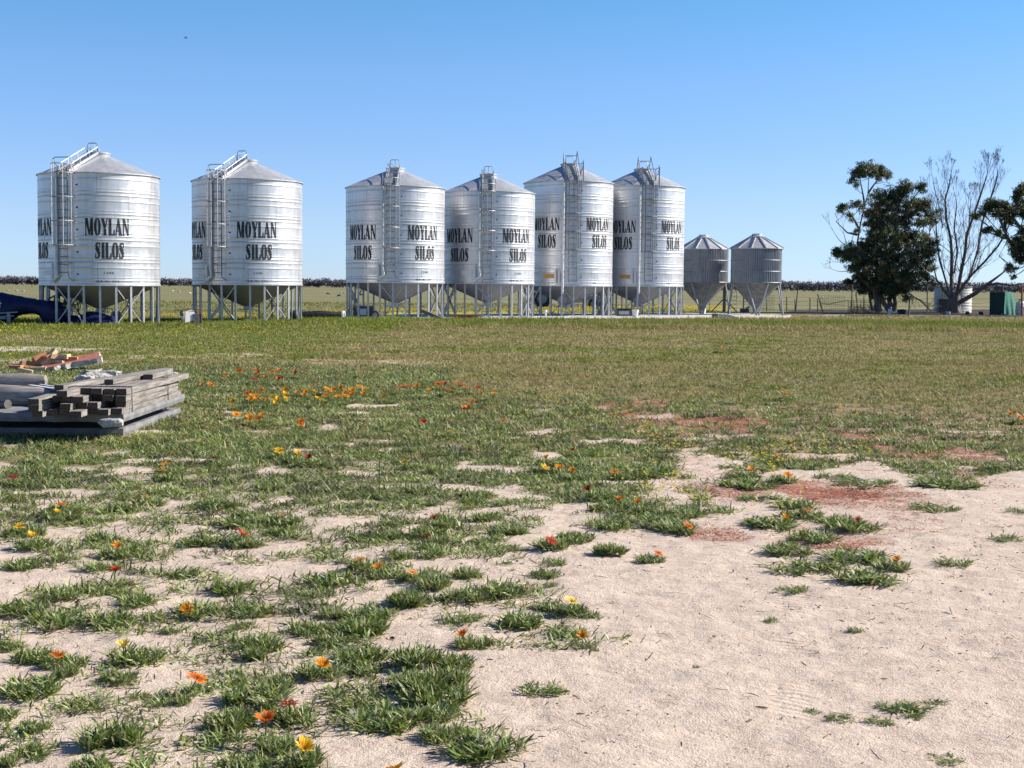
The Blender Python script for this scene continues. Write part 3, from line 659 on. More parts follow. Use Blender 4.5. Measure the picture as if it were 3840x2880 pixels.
# young gazania leaves further back, thick at left
def d1(x, y):
    s, c, r, t, yl = masks(x, y); fld = sstep(16.5, 20, y + 0.45 * (x - 1.5) * (x > 0)) * (x > -1)
    return c * (1 - 0.9 * fld) * (1 - sstep(24, 27, y)) * (1 - .75 * r) * (.42 + .58 * sstep(7, 11, y))
x, y = scatter(33000, 3.5, 27, d1, 0.95)
k = away(x, y, .6); x, y = x[k], y[k]
sz = (0.55 + 0.7 * fbm(x, y, 1.6, 41, 2)) * np.exp(.22 * rng.standard_normal(len(x)))
def plantcols(n, a, b_):
    t1 = vn(a, b_, 2.7, 201); t2 = vn(a, b_, 6.0, 202)
    c = leafcols(n) * (.62 + .75 * t1)[:, None]
    return c * (1 - (t2 > .72)[:, None] * np.array([.30, .34, .10]) + (t2 < .22)[:, None] * np.array([.18, .12, .25]))
gb.add(*tufts(x, y, 24, 0.047 * sz + 0.0008 * y, 0.0070 + 0.00035 * y, 36, plantcols, 2, 0.042))
# little seedlings in the sandy gaps near the camera
x, y = scatter(2600, 3.4, 13, lambda x, y: (0.35 * (1 - masks(x, y)[0]) + 0.02), 0.8)
k = away(x, y, .9); x, y = x[k], y[k]
gb.add(*tufts(x, y, 7, 0.036, 0.005, 28, lambda n, a, b_: leafcols(n, (.2, .25, .1, .2, .1, .15)), 2, 0.012))
o = link('groundcover', gb.mesh('groundcover', M['leaf'])); tag(o, 'low green leafy ground cover between the flowering plants', 'ground cover', kind='stuff')
# grass: short and brownish in the middle, tall and bright in front of the silos
def gcol(n, x, y):
    br = fbm(x, y, 0.30, 55, 3); ban = sstep(49, 54, y - .1 * x) * (1 - sstep(61, 64, y))
    strip = np.exp(-((y - 33 - 0.04 * x) / 1.6) ** 2) * (x > -3) * .4
    gr = np.clip(0.34 + 1.2 * (br - .45) + 1.1 * (fbm(x, y, 1.5, 57, 2) - .5) + 0.55 * ban + strip + 0.35 * (x < -4) * sstep(22, 30, y), 0, 1)[:, None]
    dry = np.array([0.35, 0.285, 0.14]); grn = np.array([0.185, 0.218, 0.046]); ol = np.array([0.255, 0.235, 0.085])
    c = dry * (1 - gr) + (ol * .5 + grn * .5) * gr; c = np.where(gr > .7, grn, c)
    return c * (1 + .24 * rng.standard_normal((n, 1))).clip(.45, 1.7)
def d2(x, y):
    s, c, r, t, yl = masks(x, y); fld = sstep(14.5, 18, y + 0.45 * (x - 1.5) * (x > 0)) * (x > -1)
    return c * np.maximum(np.maximum(fld, .45 * sstep(11, 14, y)), sstep(22, 25, y)) * (1 - .85 * r)
gg = NB()
x, y = scatter(26000, 11, 30, d2, 0.85)
gg.add(*tufts(x, y, 8, 0.055 + 0.03 * fbm(x, y, .5, 12, 2), 0.006 + 0.0003 * y, 38, gcol, 2, 0.04))
x, y = scatter(36000, 28, 62, d2, 1.0, 2.5)
band = sstep(46, 51, y - .1 * x)
x2 = x; gg.add(*tufts(x, y, 7, 0.06 + 0.10 * band, 0.012 + 0.0003 * y, 45 , gcol, 2, 0.09))
x, y = scatter(17000, 50, 68.5, lambda x, y: ((x > -14.5) * .9 + .1) * (y < np.where(x > -8.3, 61.6 + .5 * np.maximum(x, -1), 60.3)), 1.0, 2.5)     # the fresh verge before the slab
gg.add(*tufts(x, y, 7, 0.15 + 0.10 * fbm(x, y, .4, 7, 2), 0.028, 55, gcol, 2, 0.09))
x, y = scatter(5000, 60, 80, lambda x, y: 1.0 * ((x < -6.5) | (x > 13.5)) * (y < 81 ), 1.0, 2.5)
gg.add(*tufts(x, y, 6, 0.13, 0.03, 50, gcol, 2, 0.09))
x, y = scatter(9000, 78, 120, lambda x, y: 0.8 * (x < 13), 1.0, 3)
gg.add(*tufts(x, y, 5, 0.14, 0.05, 50, lambda n, a, b_: np.array([0.22, 0.22, 0.075]) * rng.uniform(.6, 1.35, (n, 1)), 2, 0.2))
o = link('grass', gg.mesh('grass', M['grass'])); tag(o, 'short green and brown paddock grass', 'grass', kind='stuff')
# small yellow capeweed heads
def daisies(x, y, d, h):
    N = len(x); nb = NB()
    for kk in range(6):
        az = np.full(N, kk * math.pi / 3) + rng.random(N) * .3
        root = np.stack([x, y, gz(x, y) + h], 1)
        nb.add(*strips(root, az, np.radians(rng.uniform(15, 45, N)), d * rng.uniform(.8, 1.2, N), d * .8, np.zeros(N), np.array([0.68, 0.52, 0.05]) * rng.uniform(.8, 1.15, (N, 1)), 1, .6, .5))
    return nb
yb = NB()
def addnb(a, b_): 
    for V, Q, C in zip(b_.V, b_.Q, b_.C): a.add(V, Q - Q.min() if False else Q, C)
def merge(a, b_):
    off = a.n
    for V, Q, C in zip(b_.V, b_.Q, b_.C):
        a.V.append(V); a.Q.append(Q + off); a.C.append(C)
    a.n += b_.n
for (x0, y0, x1, y1, n) in [(1380, 930, 1500, 990, 45), (1590, 975, 1720, 1010, 45), (1690, 955, 1880, 1010, 50), (1560, 990, 1680, 1040, 20), (1370, 1060, 1540, 1100, 30), (1300, 1000, 1460, 1060, 22), (1700, 1040, 1760, 1100, 8),
                         (1200, 880, 1400, 930, 26), (1420, 1040, 1470, 1062, 8), (1150, 840, 1300, 880, 20), (1780, 880, 1860, 920, 8), (1050, 900, 1500, 960, 25), (1450, 850, 1560, 870, 8), (1560, 1085, 1780, 1120, 10)]:
    gp = [G(x0 + (x1 - x0) * random.random(), y0 + (y1 - y0) * random.random()) for _ in range(n)]
    px_ = np.array([p.x for p in gp]); py_ = np.array([p.y for p in gp])
    merge(yb, daisies(px_, py_, np.full(n, 0.014 + 0.0004 * py_.mean()), 0.06))
x, y = scatter(2600, 20, 62, lambda x, y: np.clip(masks(x, y)[4] * .75 + .05 * (y > 22) * (x < 2), 0, 1) * sstep(.42, .6, fbm(x, y, .5, 15, 2)))
merge(yb, daisies(x, y, 0.025 + 0.0006 * y, 0.12))
x, y = scatter(24000, 59, 110, lambda x, y: masks(x, y)[4] * sstep(.25, .5, fbm(x, y, .25, 19, 2)), 1.0, 2)
merge(yb, daisies(x, y, 0.0007 * y, 0.14))
o = link('yellow_wildflowers', yb.mesh('yellow_wildflowers', M['petal'])); tag(o, 'small yellow wildflower heads scattered through the grass', 'wildflowers', kind='stuff')
# red sorrel mats
rb = NB()
x, y = scatter(110000, 6.5, 25, lambda x, y: masks(x, y)[2] * sstep(.3, .6, fbm(x, y, 3, 77, 2)), .9)
rb.add(*tufts(x, y, 4, 0.03, 0.009, 18, lambda n, a, b_: np.array([0.28, 0.07, 0.04]) * rng.uniform(.4, 1.6, (n, 1)) + np.array([0, .05, .0]) * rng.random((n, 1)), 1, 0.02))
o = link('red_groundcover', rb.mesh('red_groundcover', M['leaf'])); tag(o, 'flat rusty red ground cover spreading over sand', 'ground cover', kind='stuff')
# dry leaf bits and crumbs on the sand
lb = NB()
x, y = scatter(26000, 3.4, 17, lambda x, y: 0.30 + .7 * sstep(.5, .7, fbm(x, y, 1.2, 99, 3)), .75)
N = len(x); root = np.stack([x, y, gz(x, y) + .002], 1)
lb.add(*strips(root, rng.random(N) * 6.28, np.radians(rng.uniform(-5, 25, N)), rng.gamma(2.0, .006, N) + .004, rng.uniform(.003, .007, N), rng.uniform(-.5, .8, N), np.array([0.15, 0.095, 0.06]) * rng.uniform(.35, 1.7, (N, 1)), 2, .5, .3, rng.normal(0, .6, N)))
x, y = scatter(420, 3.4, 11, lambda x, y: .25 + .75 * sstep(.5, .7, fbm(x, y, .9, 123, 2)), .8); N = len(x); root = np.stack([x, y, gz(x, y) + .003], 1)
lb.add(*strips(root, rng.random(N) * 6.28, np.radians(rng.uniform(0, 40, N)), rng.uniform(.02, .05, N), rng.uniform(.008, .018, N), rng.uniform(-.6, 1.2, N), np.array([0.10, 0.062, 0.04]) * rng.uniform(.4, 1.5, (N, 1)), 3, .5, .2, rng.normal(0, .7, N)))
x, y = scatter(420, 3.4, 12, lambda x, y: .8 + 0 * x, .75); N = len(x)
root = np.stack([x, y, gz(x, y) + .003], 1)
lb.add(*strips(root, rng.random(N) * 6.28, np.radians(rng.uniform(0, 10, N)), rng.uniform(.05, .13, N), np.full(N, .0035), rng.uniform(-.2, .2, N), np.array([0.17, 0.12, 0.08]) * rng.uniform(.5, 1.5, (N, 1)), 3, .5, .6, rng.normal(0, .6, N)))
o = link('leaf_litter', lb.mesh('leaf_litter', M['litter'])); tag(o, 'dry brown leaf bits scattered over the sand', 'litter', kind='stuff')
# ------------------------------------------------------------------ stencil lettering, drawn as outlines
def E(cx, cy, rx, ry, a0, a1, n=16):
    return [(cx + rx * math.cos(R_(a0 + (a1 - a0) * i / n)), cy + ry * math.sin(R_(a0 + (a1 - a0) * i / n))) for i in range(n + 1)]
def stroke(pts):
    out = []
    for (x0, y0, w0), (x1, y1, w1) in zip(pts[:-1], pts[1:]):
        d = math.hypot(x1 - x0, y1 - y0) or 1; nx_, ny_ = -(y1 - y0) / d, (x1 - x0) / d
        out.append([(x0 + nx_ * w0 / 2, y0 + ny_ * w0 / 2), (x1 + nx_ * w1 / 2, y1 + ny_ * w1 / 2), (x1 - nx_ * w1 / 2, y1 - ny_ * w1 / 2), (x0 - nx_ * w0 / 2, y0 - ny_ * w0 / 2)])
    return out
def rect(x0, y0, x1, y1): return [(x0, y0), (x1, y0), (x1, y1), (x0, y1)]
BIG = {
 'M': (1.02, [rect(.08, 0, .17, 1), rect(0, 0, .27, .045), rect(0, .955, .24, 1), [(.06, 1), (.36, 1), (.60, .02), (.47, .02)], [(.53, .02), (.60, .02), (.79, 1), (.70, 1)], rect(.71, 0, .97, 1), rect(.67, 0, 1.0, .035), rect(.80, .965, 1.0, 1)]),
 'O': (0.80, [E(.385, .5, .36, .52, 90, 270) + E(.385, .5, .09, .45, 270, 90), E(.435, .5, .36, .52, -90, 90) + E(.435, .5, .09, .45, 90, -90)]),
 'Y': (0.80, [[(.0, 1), (.33, 1), (.56, .46), (.33, .38)], rect(.30, 0, .58, .40), rect(.22, 0, .66, .045), [(.48, .46), (.56, .46), (.77, 1), (.67, 1)], rect(0, .965, .36, 1), rect(.58, .965, .82, 1)]),
 'L': (0.72, [rect(.06, 0, .34, 1), rect(0, .965, .40, 1), rect(0, 0, .31, .035), [(.36, 0), (.71, 0), (.74, .34), (.66, .34), (.55, .07), (.36, .06)]]),
 'A': (0.86, [[(.05, 0), (.14, 0), (.42, .86), (.36, .98)], [(.34, 1.0), (.50, 1.0), (.86, 0), (.53, 0), (.34, .90)], rect(.23, .26, .52, .325), rect(0, 0, .22, .035), rect(.49, 0, .88, .035)]),
 'N': (0.88, [rect(.10, 0, .185, 1), rect(0, 0, .29, .045), [(.0, 1), (.32, 1), (.83, .0), (.66, .0), (.12, .91)], rect(.72, 0, .80, 1), rect(.62, .965, .90, 1)]),
 'S': (0.68, stroke([(.58, .74, .05), (.54, .90, .07), (.42, .965, .08), (.28, .95, .12), (.185, .86, .22), (.175, .74, .29), (.25, .62, .33), (.36, .52, .34), (.46, .40, .33), (.49, .27, .27), (.46, .13, .19), (.36, .045, .11), (.22, .04, .07), (.11, .12, .06), (.075, .28, .05)]) + [rect(.555, .68, .60, 1), rect(.05, 0, .095, .34)]),
 'I': (0.42, [rect(.07, 0, .35, 1), rect(0, .965, .42, 1), rect(0, 0, .42, .035)]),
}
def sk(*lines, w=.16):
    out = []
    for l in lines: out += stroke([(a, b_, w) for a, b_ in l])
    return out
SMALL = {
 '0': (.7, [E(.29, .5, .27, .5, 90, 270) + E(.29, .5, .10, .42, 270, 90), E(.37, .5, .27, .5, -90, 90) + E(.37, .5, .10, .42, 90, -90)]),
 '1': (.5, [rect(.17, 0, .35, 1), rect(.05, 0, .47, .08), rect(.05, .8, .2, .88)]),
 '2': (.7, sk([(.10, .78), (.22, .92), (.42, .92), (.55, .76), (.45, .52), (.10, .10)], w=.15) + [rect(.06, 0, .62, .14)]),
 '3': (.7, sk([(.10, .84), (.28, .93), (.50, .80), (.46, .60), (.28, .52)], [(.28, .52), (.52, .40), (.54, .20), (.32, .06), (.08, .16)], w=.15)),
 '4': (.7, sk([(.40, 1), (.06, .34), (.64, .34)], w=.12) + [rect(.40, 0, .56, .9)]),
 '8': (.7, sk([(.33, .95), (.12, .76), (.33, .54), (.54, .76), (.33, .95)], [(.33, .54), (.08, .27), (.33, .05), (.58, .27), (.33, .54)], w=.14)),
 '9': (.7, sk([(.55, .70), (.33, .50), (.10, .70), (.33, .94), (.55, .70), (.50, .30), (.20, .05)], w=.15)),
 'S': (.7, sk([(.58, .80), (.34, .93), (.12, .76), (.34, .52), (.56, .26), (.32, .07), (.08, .18)], w=.17)),
 'E': (.65, [rect(.06, 0, .26, 1), rect(.06, 0, .58, .12), rect(.06, .88, .58, 1), rect(.06, .45, .48, .56)]),
 'R': (.72, [rect(.06, 0, .26, 1), [(.28, .48), (.42, .48), (.68, 0), (.48, 0)]] + sk([(.2, .94), (.48, .90), (.52, .70), (.45, .53), (.2, .50)], w=.13)),
 'N': (.8, [rect(.06, 0, .18, 1), rect(.58, 0, .70, 1), [(.06, 1), (.26, 1), (.70, 0), (.52, 0)]]),
 'o': (.55, [E(.23, .3, .21, .3, 90, 270) + E(.23, .3, .07, .22, 270, 90), E(.27, .3, .21, .3, -90, 90) + E(.27, .3, .07, .22, 90, -90)]),
 ' ': (.55, []),
}
def intervals(polys, y):
    iv = []
    for pl in polys:
        xs_ = []
        for i in range(len(pl)):
            (x0, y0), (x1, y1) = pl[i - 1], pl[i]
            if (y0 > y) != (y1 > y): xs_.append(x0 + (y - y0) * (x1 - x0) / (y1 - y0))
        xs_.sort(); iv += [(xs_[i], xs_[i + 1]) for i in range(0, len(xs_) - 1, 2)]
    iv.sort(); out = []
    for a, b_ in iv:
        if out and a <= out[-1][1] + 1e-4: out[-1][1] = max(out[-1][1], b_)
        else: out.append([a, b_])
    return out
def text_mesh(name, text, font, rfun, a_mid, a_width, z0, z1, rows, gap=.06):
    """stencilled words lying on the curved wall; angles in degrees, 0 facing the ladder side"""
    tot = sum(font[c][0] for c in text) + gap * (len(text) - 1); mb = MB(); x = 0
    A = lambda u: R_(a_mid + (u / tot - 0.5) * a_width)
    for c in text:
        w, polys = font[c]
        for i in range(rows):
            v0, v1 = i / rows, (i + 1) / rows
            for a, b_ in intervals(polys, (v0 + v1) / 2):
                if font is BIG: a, b_ = a - .022, b_ + .022
                k = max(1, int((b_ - a) / 0.15)); za, zb = z0 + (z1 - z0) * v0, z0 + (z1 - z0) * v1
                for j in range(k):
                    a0, a1 = A(x + a + (b_ - a) * j / k), A(x + a + (b_ - a) * (j + 1) / k)
                    ra, rb_ = rfun(za) + .006, rfun(zb) + .006
                    mb.add([(ra * math.sin(a0), -ra * math.cos(a0), za), (ra * math.sin(a1), -ra * math.cos(a1), za), (rb_ * math.sin(a1), -rb_ * math.cos(a1), zb), (rb_ * math.sin(a0), -rb_ * math.cos(a0), zb)], [(0, 1, 2, 3)])
        x += w + gap
    return mb.mesh(name, M['paint'])

# ------------------------------------------------------------------ the grain silos
ZB = 1.55
def tiers(R, H, nt_):
    th = H / nt_
    def rf(z):
        t = (z - ZB) / th; f = t - math.floor(t); dz = f * th; r = R
        for c, a in ((0.0, .010), (th, .010), (.17 * th, .011), (.30 * th, .005), (.74 * th, .010)):
            d = abs(dz - c)
            if d < .045: r += a * math.cos(d / .045 * math.pi / 2) ** 2
        return r
    return rf, th
def wall_mesh(R, H, nt_, name):
    rf, th = tiers(R, H, nt_); zs = []
    n = int(H / 0.015)
    mb = MB(); prof = [(rf(ZB + H * i / n), ZB + H * i / n) for i in range(n + 1)]
    # leave out the points between beads
    keep = [p for i, p in enumerate(prof) if i in (0, n) or p[0] > R + 1e-5 or prof[i - 1][0] > R + 1e-5 or prof[min(i + 1, n)][0] > R + 1e-5]
    keep = [(R + .03, ZB - .05), (R + .03, ZB - .0)] + keep + [(R + .02, ZB + H), (R + .02, ZB + H + .02)]
    mb.lathe(keep, 120); return mb.mesh(name, M['wall'], 50)
def surf(R, x): return -math.sqrt(max(R * R - x * x, 0))
def silo_kit(kind):
    k = {}
    R, H, nt_ = (2.18, 4.14, 5) if kind == 'A' else (2.20, 5.02, 6)
    ZE = ZB + H
    rf, th = tiers(R, H, nt_); k.update(R=R, H=H, rf=rf)
    k['wall'] = wall_mesh(R, H, nt_, 'silo_wall')
    rise = .77 if kind == 'A' else .84; rc = .38; ZC = ZE + rise
    n = 96; mb = MB()
    fold = lambda a: 0.0
    vs = [];
    prof = [(R + .05, ZE - .01), (R + .05, ZE + .025)] + [(R + .03 - (R + .03 - rc) * t, ZE + .03 + rise * t) for t in (0, .25, .5, .75, 1)]
    for (r, z) in prof:
        for j in range(n):
            a = 2 * math.pi * j / n; zz = z + (.012 if j % 6 == 0 and r < R and r > rc + .05 else 0)
            vs.append((r * math.sin(a), -r * math.cos(a), zz))
    mb.add(vs, [(i * n + j, i * n + (j + 1) % n, (i + 1) * n + (j + 1) % n, (i + 1) * n + j) for i in range(len(prof) - 1) for j in range(n)])
    k['roof'] = mb.mesh('silo_roof', M['roofsheet'], 30)
    mb = MB().lathe([(rc + .01, ZC - .02), (rc + .03, ZC + .11), (rc + .05, ZC + .11), (rc + .05, ZC + .15), (rc * .6, ZC + .19), (0.001, ZC + .2)], 32)
    k['lid'] = mb.mesh('silo_lid', M['roofsheet'], 35)
    zo = .62 if kind == 'A' else .58
    mb = MB(); prof = [(R - .03, ZB - .04)] + [(R - .04 - (R - .2) * t, ZB - .05 - (ZB - .05 - zo) * t) for t in (.02, .33, .66, 1)]
    mb.lathe(prof, 64); k['hopper'] = mb.mesh('silo_hopper', M['hopper'], 40)
    mb = MB().lathe([(.17, zo + .03), (.17, zo - .12), (.15, zo - .12)], 20); mb.box((0, 0, zo - .14), (.5, .36, .04)); mb.bar((-.25, -.1, zo - .14), (-.55, -.1, zo - .14), .03); mb.tube([(.2, -.15, zo - .1), (.45, -.3, zo + .02), (.75, -.35, zo - .02)], .02)
    k['outlet'] = mb.mesh('silo_outlet', M['steel'])
    mb = MB(); mb.box((0, -R + .03, ZB / 2 - .02), (.075, .05, ZB - .04)); mb.box((0, -R + .03, .008), (.14, .12, .016)); k['leg'] = mb.mesh('silo_leg', M['steel'])
    a = R_(15); rr = R - .075
    pt = lambda an, z, q: (q * math.sin(an), -q * math.cos(an), z)
    mb = MB(); mb.bar(pt(-a, .05, R - .0), pt(a, ZB - .1, R - .0), .05, .03); mb.bar(pt(-a, ZB - .1, rr), pt(a, .05, rr), .05, .03); k['brace'] = mb.mesh('silo_brace', M['steel'])
    # ladder: rails, rungs, stand-off stays
    mb = MB(); yl = -R - .17; x0 = .20; zb = ZB + .32 if kind == 'A' else ZB + .12
    for s in (-1, 1):
        mb.tube([(s * x0, yl, zb), (s * x0, yl, ZE + (.15 if kind == 'A' else .25))], .024, 6)
        for i in range(nt_):
            zz = ZB + th * (i + .95); mb.bar((s * x0, yl, zz), (s * x0, -R + .01, zz), .03, .03)
    z = zb + .12
    while z < ZE + .1: mb.tube([(-x0, yl, z), (x0, yl, z)], .015, 5); z += .29
    if kind == 'A': mb.tube([(x0, yl, zb), (x0 + .03, yl + .02, zb - .1), (x0 + .16, yl + .1, zb - .2)], .02, 5)
    k['ladder'] = mb.mesh('silo_ladder', M['ladder'], 40)
    mb = MB(); mb.tube([(-x0, yl, -.0), (-x0, yl, zb + .05)], .022); mb.tube([(x0, yl, 0), (x0, yl, zb + .05)], .022)
    z = .25
    while z < zb: mb.tube([(-x0, yl, z), (x0, yl, z)], .014, 5); z += .29
    k['ladder_foot'] = mb.mesh('silo_ladder_foot', M['ladder'], 40)
    # safety cage
    mb = MB(); cr = .36; zt = ZE + (.52 if kind == 'A' else .1); z0 = ZB + 1.45
    hz = [z0, z0 + .89, z0 + 1.78, z0 + 2.66] if kind == 'A' else [ZB + 1.72, ZB + 2.58, ZB + 3.44, ZB + 4.30]
    arc = lambda an: (cr * math.sin(R_(an)), yl - .02 - (cr * 1.15) * max(math.cos(R_(an)), 0))
    for an in (-90, -40, 0, 40, 90):
        cx, cy = arc(an); mb.tube([(cx, cy, hz[0] - .02), (cx, cy, zt if abs(an) > 60 or kind == 'B' else ZE + .30)], .015, 5)
    for z in hz + ([ZE + .30] if kind == 'A' else []):
        mb.tube([(-cr, -R + .02, z)] + [(*arc(an), z) for an in range(-90, 91, 20)] + [(cr, -R + .02, z)], .018, 5)
    if kind == 'A':
        mb.tube([(-cr, yl, zt - .05), (-cr + .06, yl, zt + .03), (cr - .06, yl, zt + .03), (cr, yl, zt - .05)], .02, 6)
        for s in (-1, 1): mb.tube([(s * cr, yl, zt - .05), (s * .30, yl + .25, ZE + .12)], .018, 5)
    k['cage'] = mb.mesh('silo_ladder_cage', M['ladder'] if kind == 'B' else M['steel'], 40)
    # steps up the roof, with hand rails
    mb = MB(); up = lambda t, h: ( -(R + .03 - (R + .03 - rc) * t), ZE + .05 + rise * t + h)
    for s in (-1, 1):
        y0, zz0 = up(-.04, .03); y1, zz1 = up(.99, .08)
        mb.bar((s * .22, y0, zz0), (s * .22, y1, zz1), .03, .10)
        hh = .26
        mb.tube([(s * .25, *up(0.02, .03)), (s * .25, *up(.04, hh)), (s * .25, *up(.95, hh + .06)), (s * .22, *up(1.0, .1))], .017, 5)
        for t in (.33, .66): mb.tube([(s * .23, *up(t, .04)), (s * .25, *up(t, hh))], .013, 5)
    t = .06
    while t < .97: y0, zz = up(t, .05); mb.box((0, y0, zz), (.42, .05, .02)); t += .105
    k['roof_steps'] = mb.mesh('silo_roof_steps', M['steel'])
    mb = MB(); yy = -rc - .02
    mb.tube([(-.20, yy, ZC + .05), (-.20, yy, ZC + .43), (-.15, yy, ZC + .49), (.15, yy, ZC + .49), (.20, yy, ZC + .43), (.20, yy, ZC + .05)], .02, 6)
    if kind == 'A':
        mb.tube([(.0, yy, ZC + .46), (.0, R - .35, ZE + .28)], .016, 5); mb.tube([(-.12, yy, ZC + .25), (.2, yy + .1, ZC + .15)], .02, 5)
        mb.tube([(-.28, yy + .1, ZC + .0), (-.32, yy + .1, ZC + .32), (-.12, yy + .1, ZC + .32)], .016, 5)
    k['hoop'] = mb.mesh('silo_top_hoop', M['steel'], 40)
    mb = MB().lathe([(.07, ZE + .0), (.07, ZE + .22), (.12, ZE + .24), (.11, ZE + .27), (0.001, ZE + .29)], 14, c=(0, R - .22, .04)); mb.tube([(-.2, R - .25, ZE + .31), (.22, R - .25, ZE + .31)], .02)
    k['vent'] = mb.mesh('silo_vent', M['steel'], 40)
    if kind == 'B':
        mb = MB(); zt2 = ZE + .86; ya, yb_ = -R - .62, -R + .55
        for s in (-.42, .42):
            for y in (ya + .1, yb_): mb.tube([(s, y, ZE + (-.05 if y < -R else .25)), (s, y, zt2)], .02, 5)
            for z in (zt2, ZE + .55): mb.tube([(s, ya + .1, z), (s, yb_, z)], .017, 5)
            mb.tube([(s, ya + .1, zt2), (s, yb_, ZE + .3)], .013, 5)
            mb.tube([(s, yb_, ZE + .3), (s * .75, -.75, zt2 + .70), (s * .75, -.3, ZC + .15)], .02, 5)
        mb.tube([(-.42, yb_, zt2), (.42, yb_, zt2)], .017, 5); mb.tube([(-.32, -.72, ZC + .5), (.32, -.72, ZC + .5)], .015, 5)
        mb.box((.42, -R - .3, ZE + .5), (.02, .03, 1.0))
        k['guard'] = mb.mesh('silo_guard_rail', M['ladder'], 40)
    # air pipe beside the ladder, relief stub, placard, sight holes
    def pipe(pts, r): 
        return [(x, surf(R, x) - r - .03 - d, z) for (x, z, d) in pts], r
    mb = MB(); px_ = -.36 if kind == 'A' else -.47
    if kind == 'A':
        p, r = pipe([(px_, ZE - .05, .02), (px_, ZB + .62, .02), (px_ + .05, ZB + .35, .02), (px_ + .02, ZB + .27, .02), (px_ - .28, ZB + .08, .02)], .055); mb.tube(p, r, 10)
    else:
        p, r = pipe([(px_, ZE - .05, .04), (px_, ZB - .15, .04), (px_, ZB - .42, .0)], .06); mb.tube(p, r, 10)
    k['air_pipe'] = mb.mesh('silo_air_pipe', M['pipe'], 40)
    mb = MB()
    sx = -.55 if kind == 'A' else -.80
    p, r = pipe([(sx + (.1 if kind == 'A' else 0), ZB + .10, .03), (sx, ZB + .16, .03), (sx, ZB + .72, .03), (sx + .05, ZB + .74, .06)], .05); mb.tube(p, r, 10)
    if kind == 'B': p, r = pipe([(sx + .16, ZB + .10, .03), (sx + .16, ZB + .68, .03)], .05); mb.tube(p, r, 10)
    k['stub'] = mb.mesh('silo_relief_pipe', M['pipe'], 40)
    mb = MB(); xa, xb = (-1.14, -.66) if kind == 'A' else (-1.36, -.88)
    for i in range(6):
        u0, u1 = xa + (xb - xa) * i / 6, xa + (xb - xa) * (i + 1) / 6
        mb.add([(u0, surf(R, u0) - .022, ZB + .33), (u1, surf(R, u1) - .022, ZB + .33), (u1, surf(R, u1) - .022, ZB + .53), (u0, surf(R, u0) - .022, ZB + .53)], [(0, 1, 2, 3)])
    k['placard'] = mb.mesh('silo_placard', M['plate'] if kind == 'A' else M['yplate'])
    mb = MB(); mb.lathe([(.034, 0), (.034, .03), (.02, .04), (0.001, .04)], 10); k['port'] = mb.mesh('silo_port', M['darksteel'])
    k['ports'] = [((.44, surf(R, .44) - .005, ZB + th * (i + .45))) for i in range(nt_)]
    # blower (only on the tall pair)
    mb = MB(); mb.wheel((0, 0, 0), .24, .26, (0, 1, 0), 20, .95); mb.box((.05, 0, .25), (.2, .2, .3)); mb.bar((-.15, 0, -.2), (-.18, 0, -.62), .04); mb.bar((.15, 0, -.2), (.18, 0, -.62), .04); mb.box((0, 0, -.3), (.45, .3, .04))
    mb.wheel((0, -.14, 0), .18, .03, (0, 1, 0), 20, .2); k['blower'] = mb.mesh('silo_blower', M['hopper'], 40)
    # writing
    top = ZE
    def txt(t, fr0, fr1, wd, a): return text_mesh('lettering', t, BIG, rf, a, wd, top - H * fr1, top - H * fr0, 40)
    if kind == 'A': spec = (('MOYLAN', .407, .560, 41.5), ('SILOS', .622, .768, 27.5)); off = (0, 0)
    else: spec = (('MOYLAN', .350, .472, 38.5), ('SILOS', .515, .640, 26.0))
    k['letters'] = [txt(s[0], s[1], s[2], s[3], 0) for s in spec]
    return k
KA = silo_kit('A'); KBt = silo_kit('B')
def silo(k, kind, loc, rz, label, small, serial, ladder_to_ground=False):
    t = thing('grain_silo', label, 'grain silo', loc, R_(rz), 'round galvanised silos with stencilled lettering')
    w = link('wall', k['wall'], t)
    link('roof', k['roof'], t)
    link('lid', k['lid'], t); link('hopper', k['hopper'], t); link('outlet', k['outlet'], t)
    for i in range(24): link('leg', k['leg'], t, rot=(0, 0, R_(15 * i + 2)))
    for i in range(6): link('brace', k['brace'], t, rot=(0, 0, R_(60 * i + 2)))
    link('ladder', k['ladder'], t); link('ladder_cage', k['cage'], t); link('roof_steps', k['roof_steps'], t); link('top_hoop', k['hoop'], t)
    if kind == 'A': link('roof_vent', k['vent'], t)
    else: link('guard_rail', k['guard'], t); link('blower', k['blower'], t, (-.42, -k['R'] + .55, .80))
    if ladder_to_ground: link('ladder_extension', k['ladder_foot'], t)
    link('air_pipe', k['air_pipe'], t); link('relief_pipe', k['stub'], t); link('placard', k['placard'], t)
    for p in k['ports']: link('sight_port', k['port'], t, p, (R_(90), 0, R_(11)))
    # three stencilled blocks round the wall, midway between which the ladder stands
    da = 39 if kind == 'A' else 36.5
    for a in (-da, da, 180):
        for j, me in enumerate(k['letters']): link('lettering', me, w, rot=(0, 0, R_(a + (0.5 if j == 0 else 2.5))))
    R, rf = k['R'], k['rf']
    if small: link('capacity_number', text_mesh('capacity_number', small, SMALL, rf, 0, 9.5, ZB + .385, ZB + .475, 10, .22), w, rot=(0, 0, R_(da + 1)))
    link('serial_number', text_mesh('serial_number', serial, SMALL, rf, 0, 22 if len(serial) > 4 else 5, ZB + .075, ZB + .155, 10, .25), w, rot=(0, 0, R_(da if kind == 'A' else 30)))
    return t
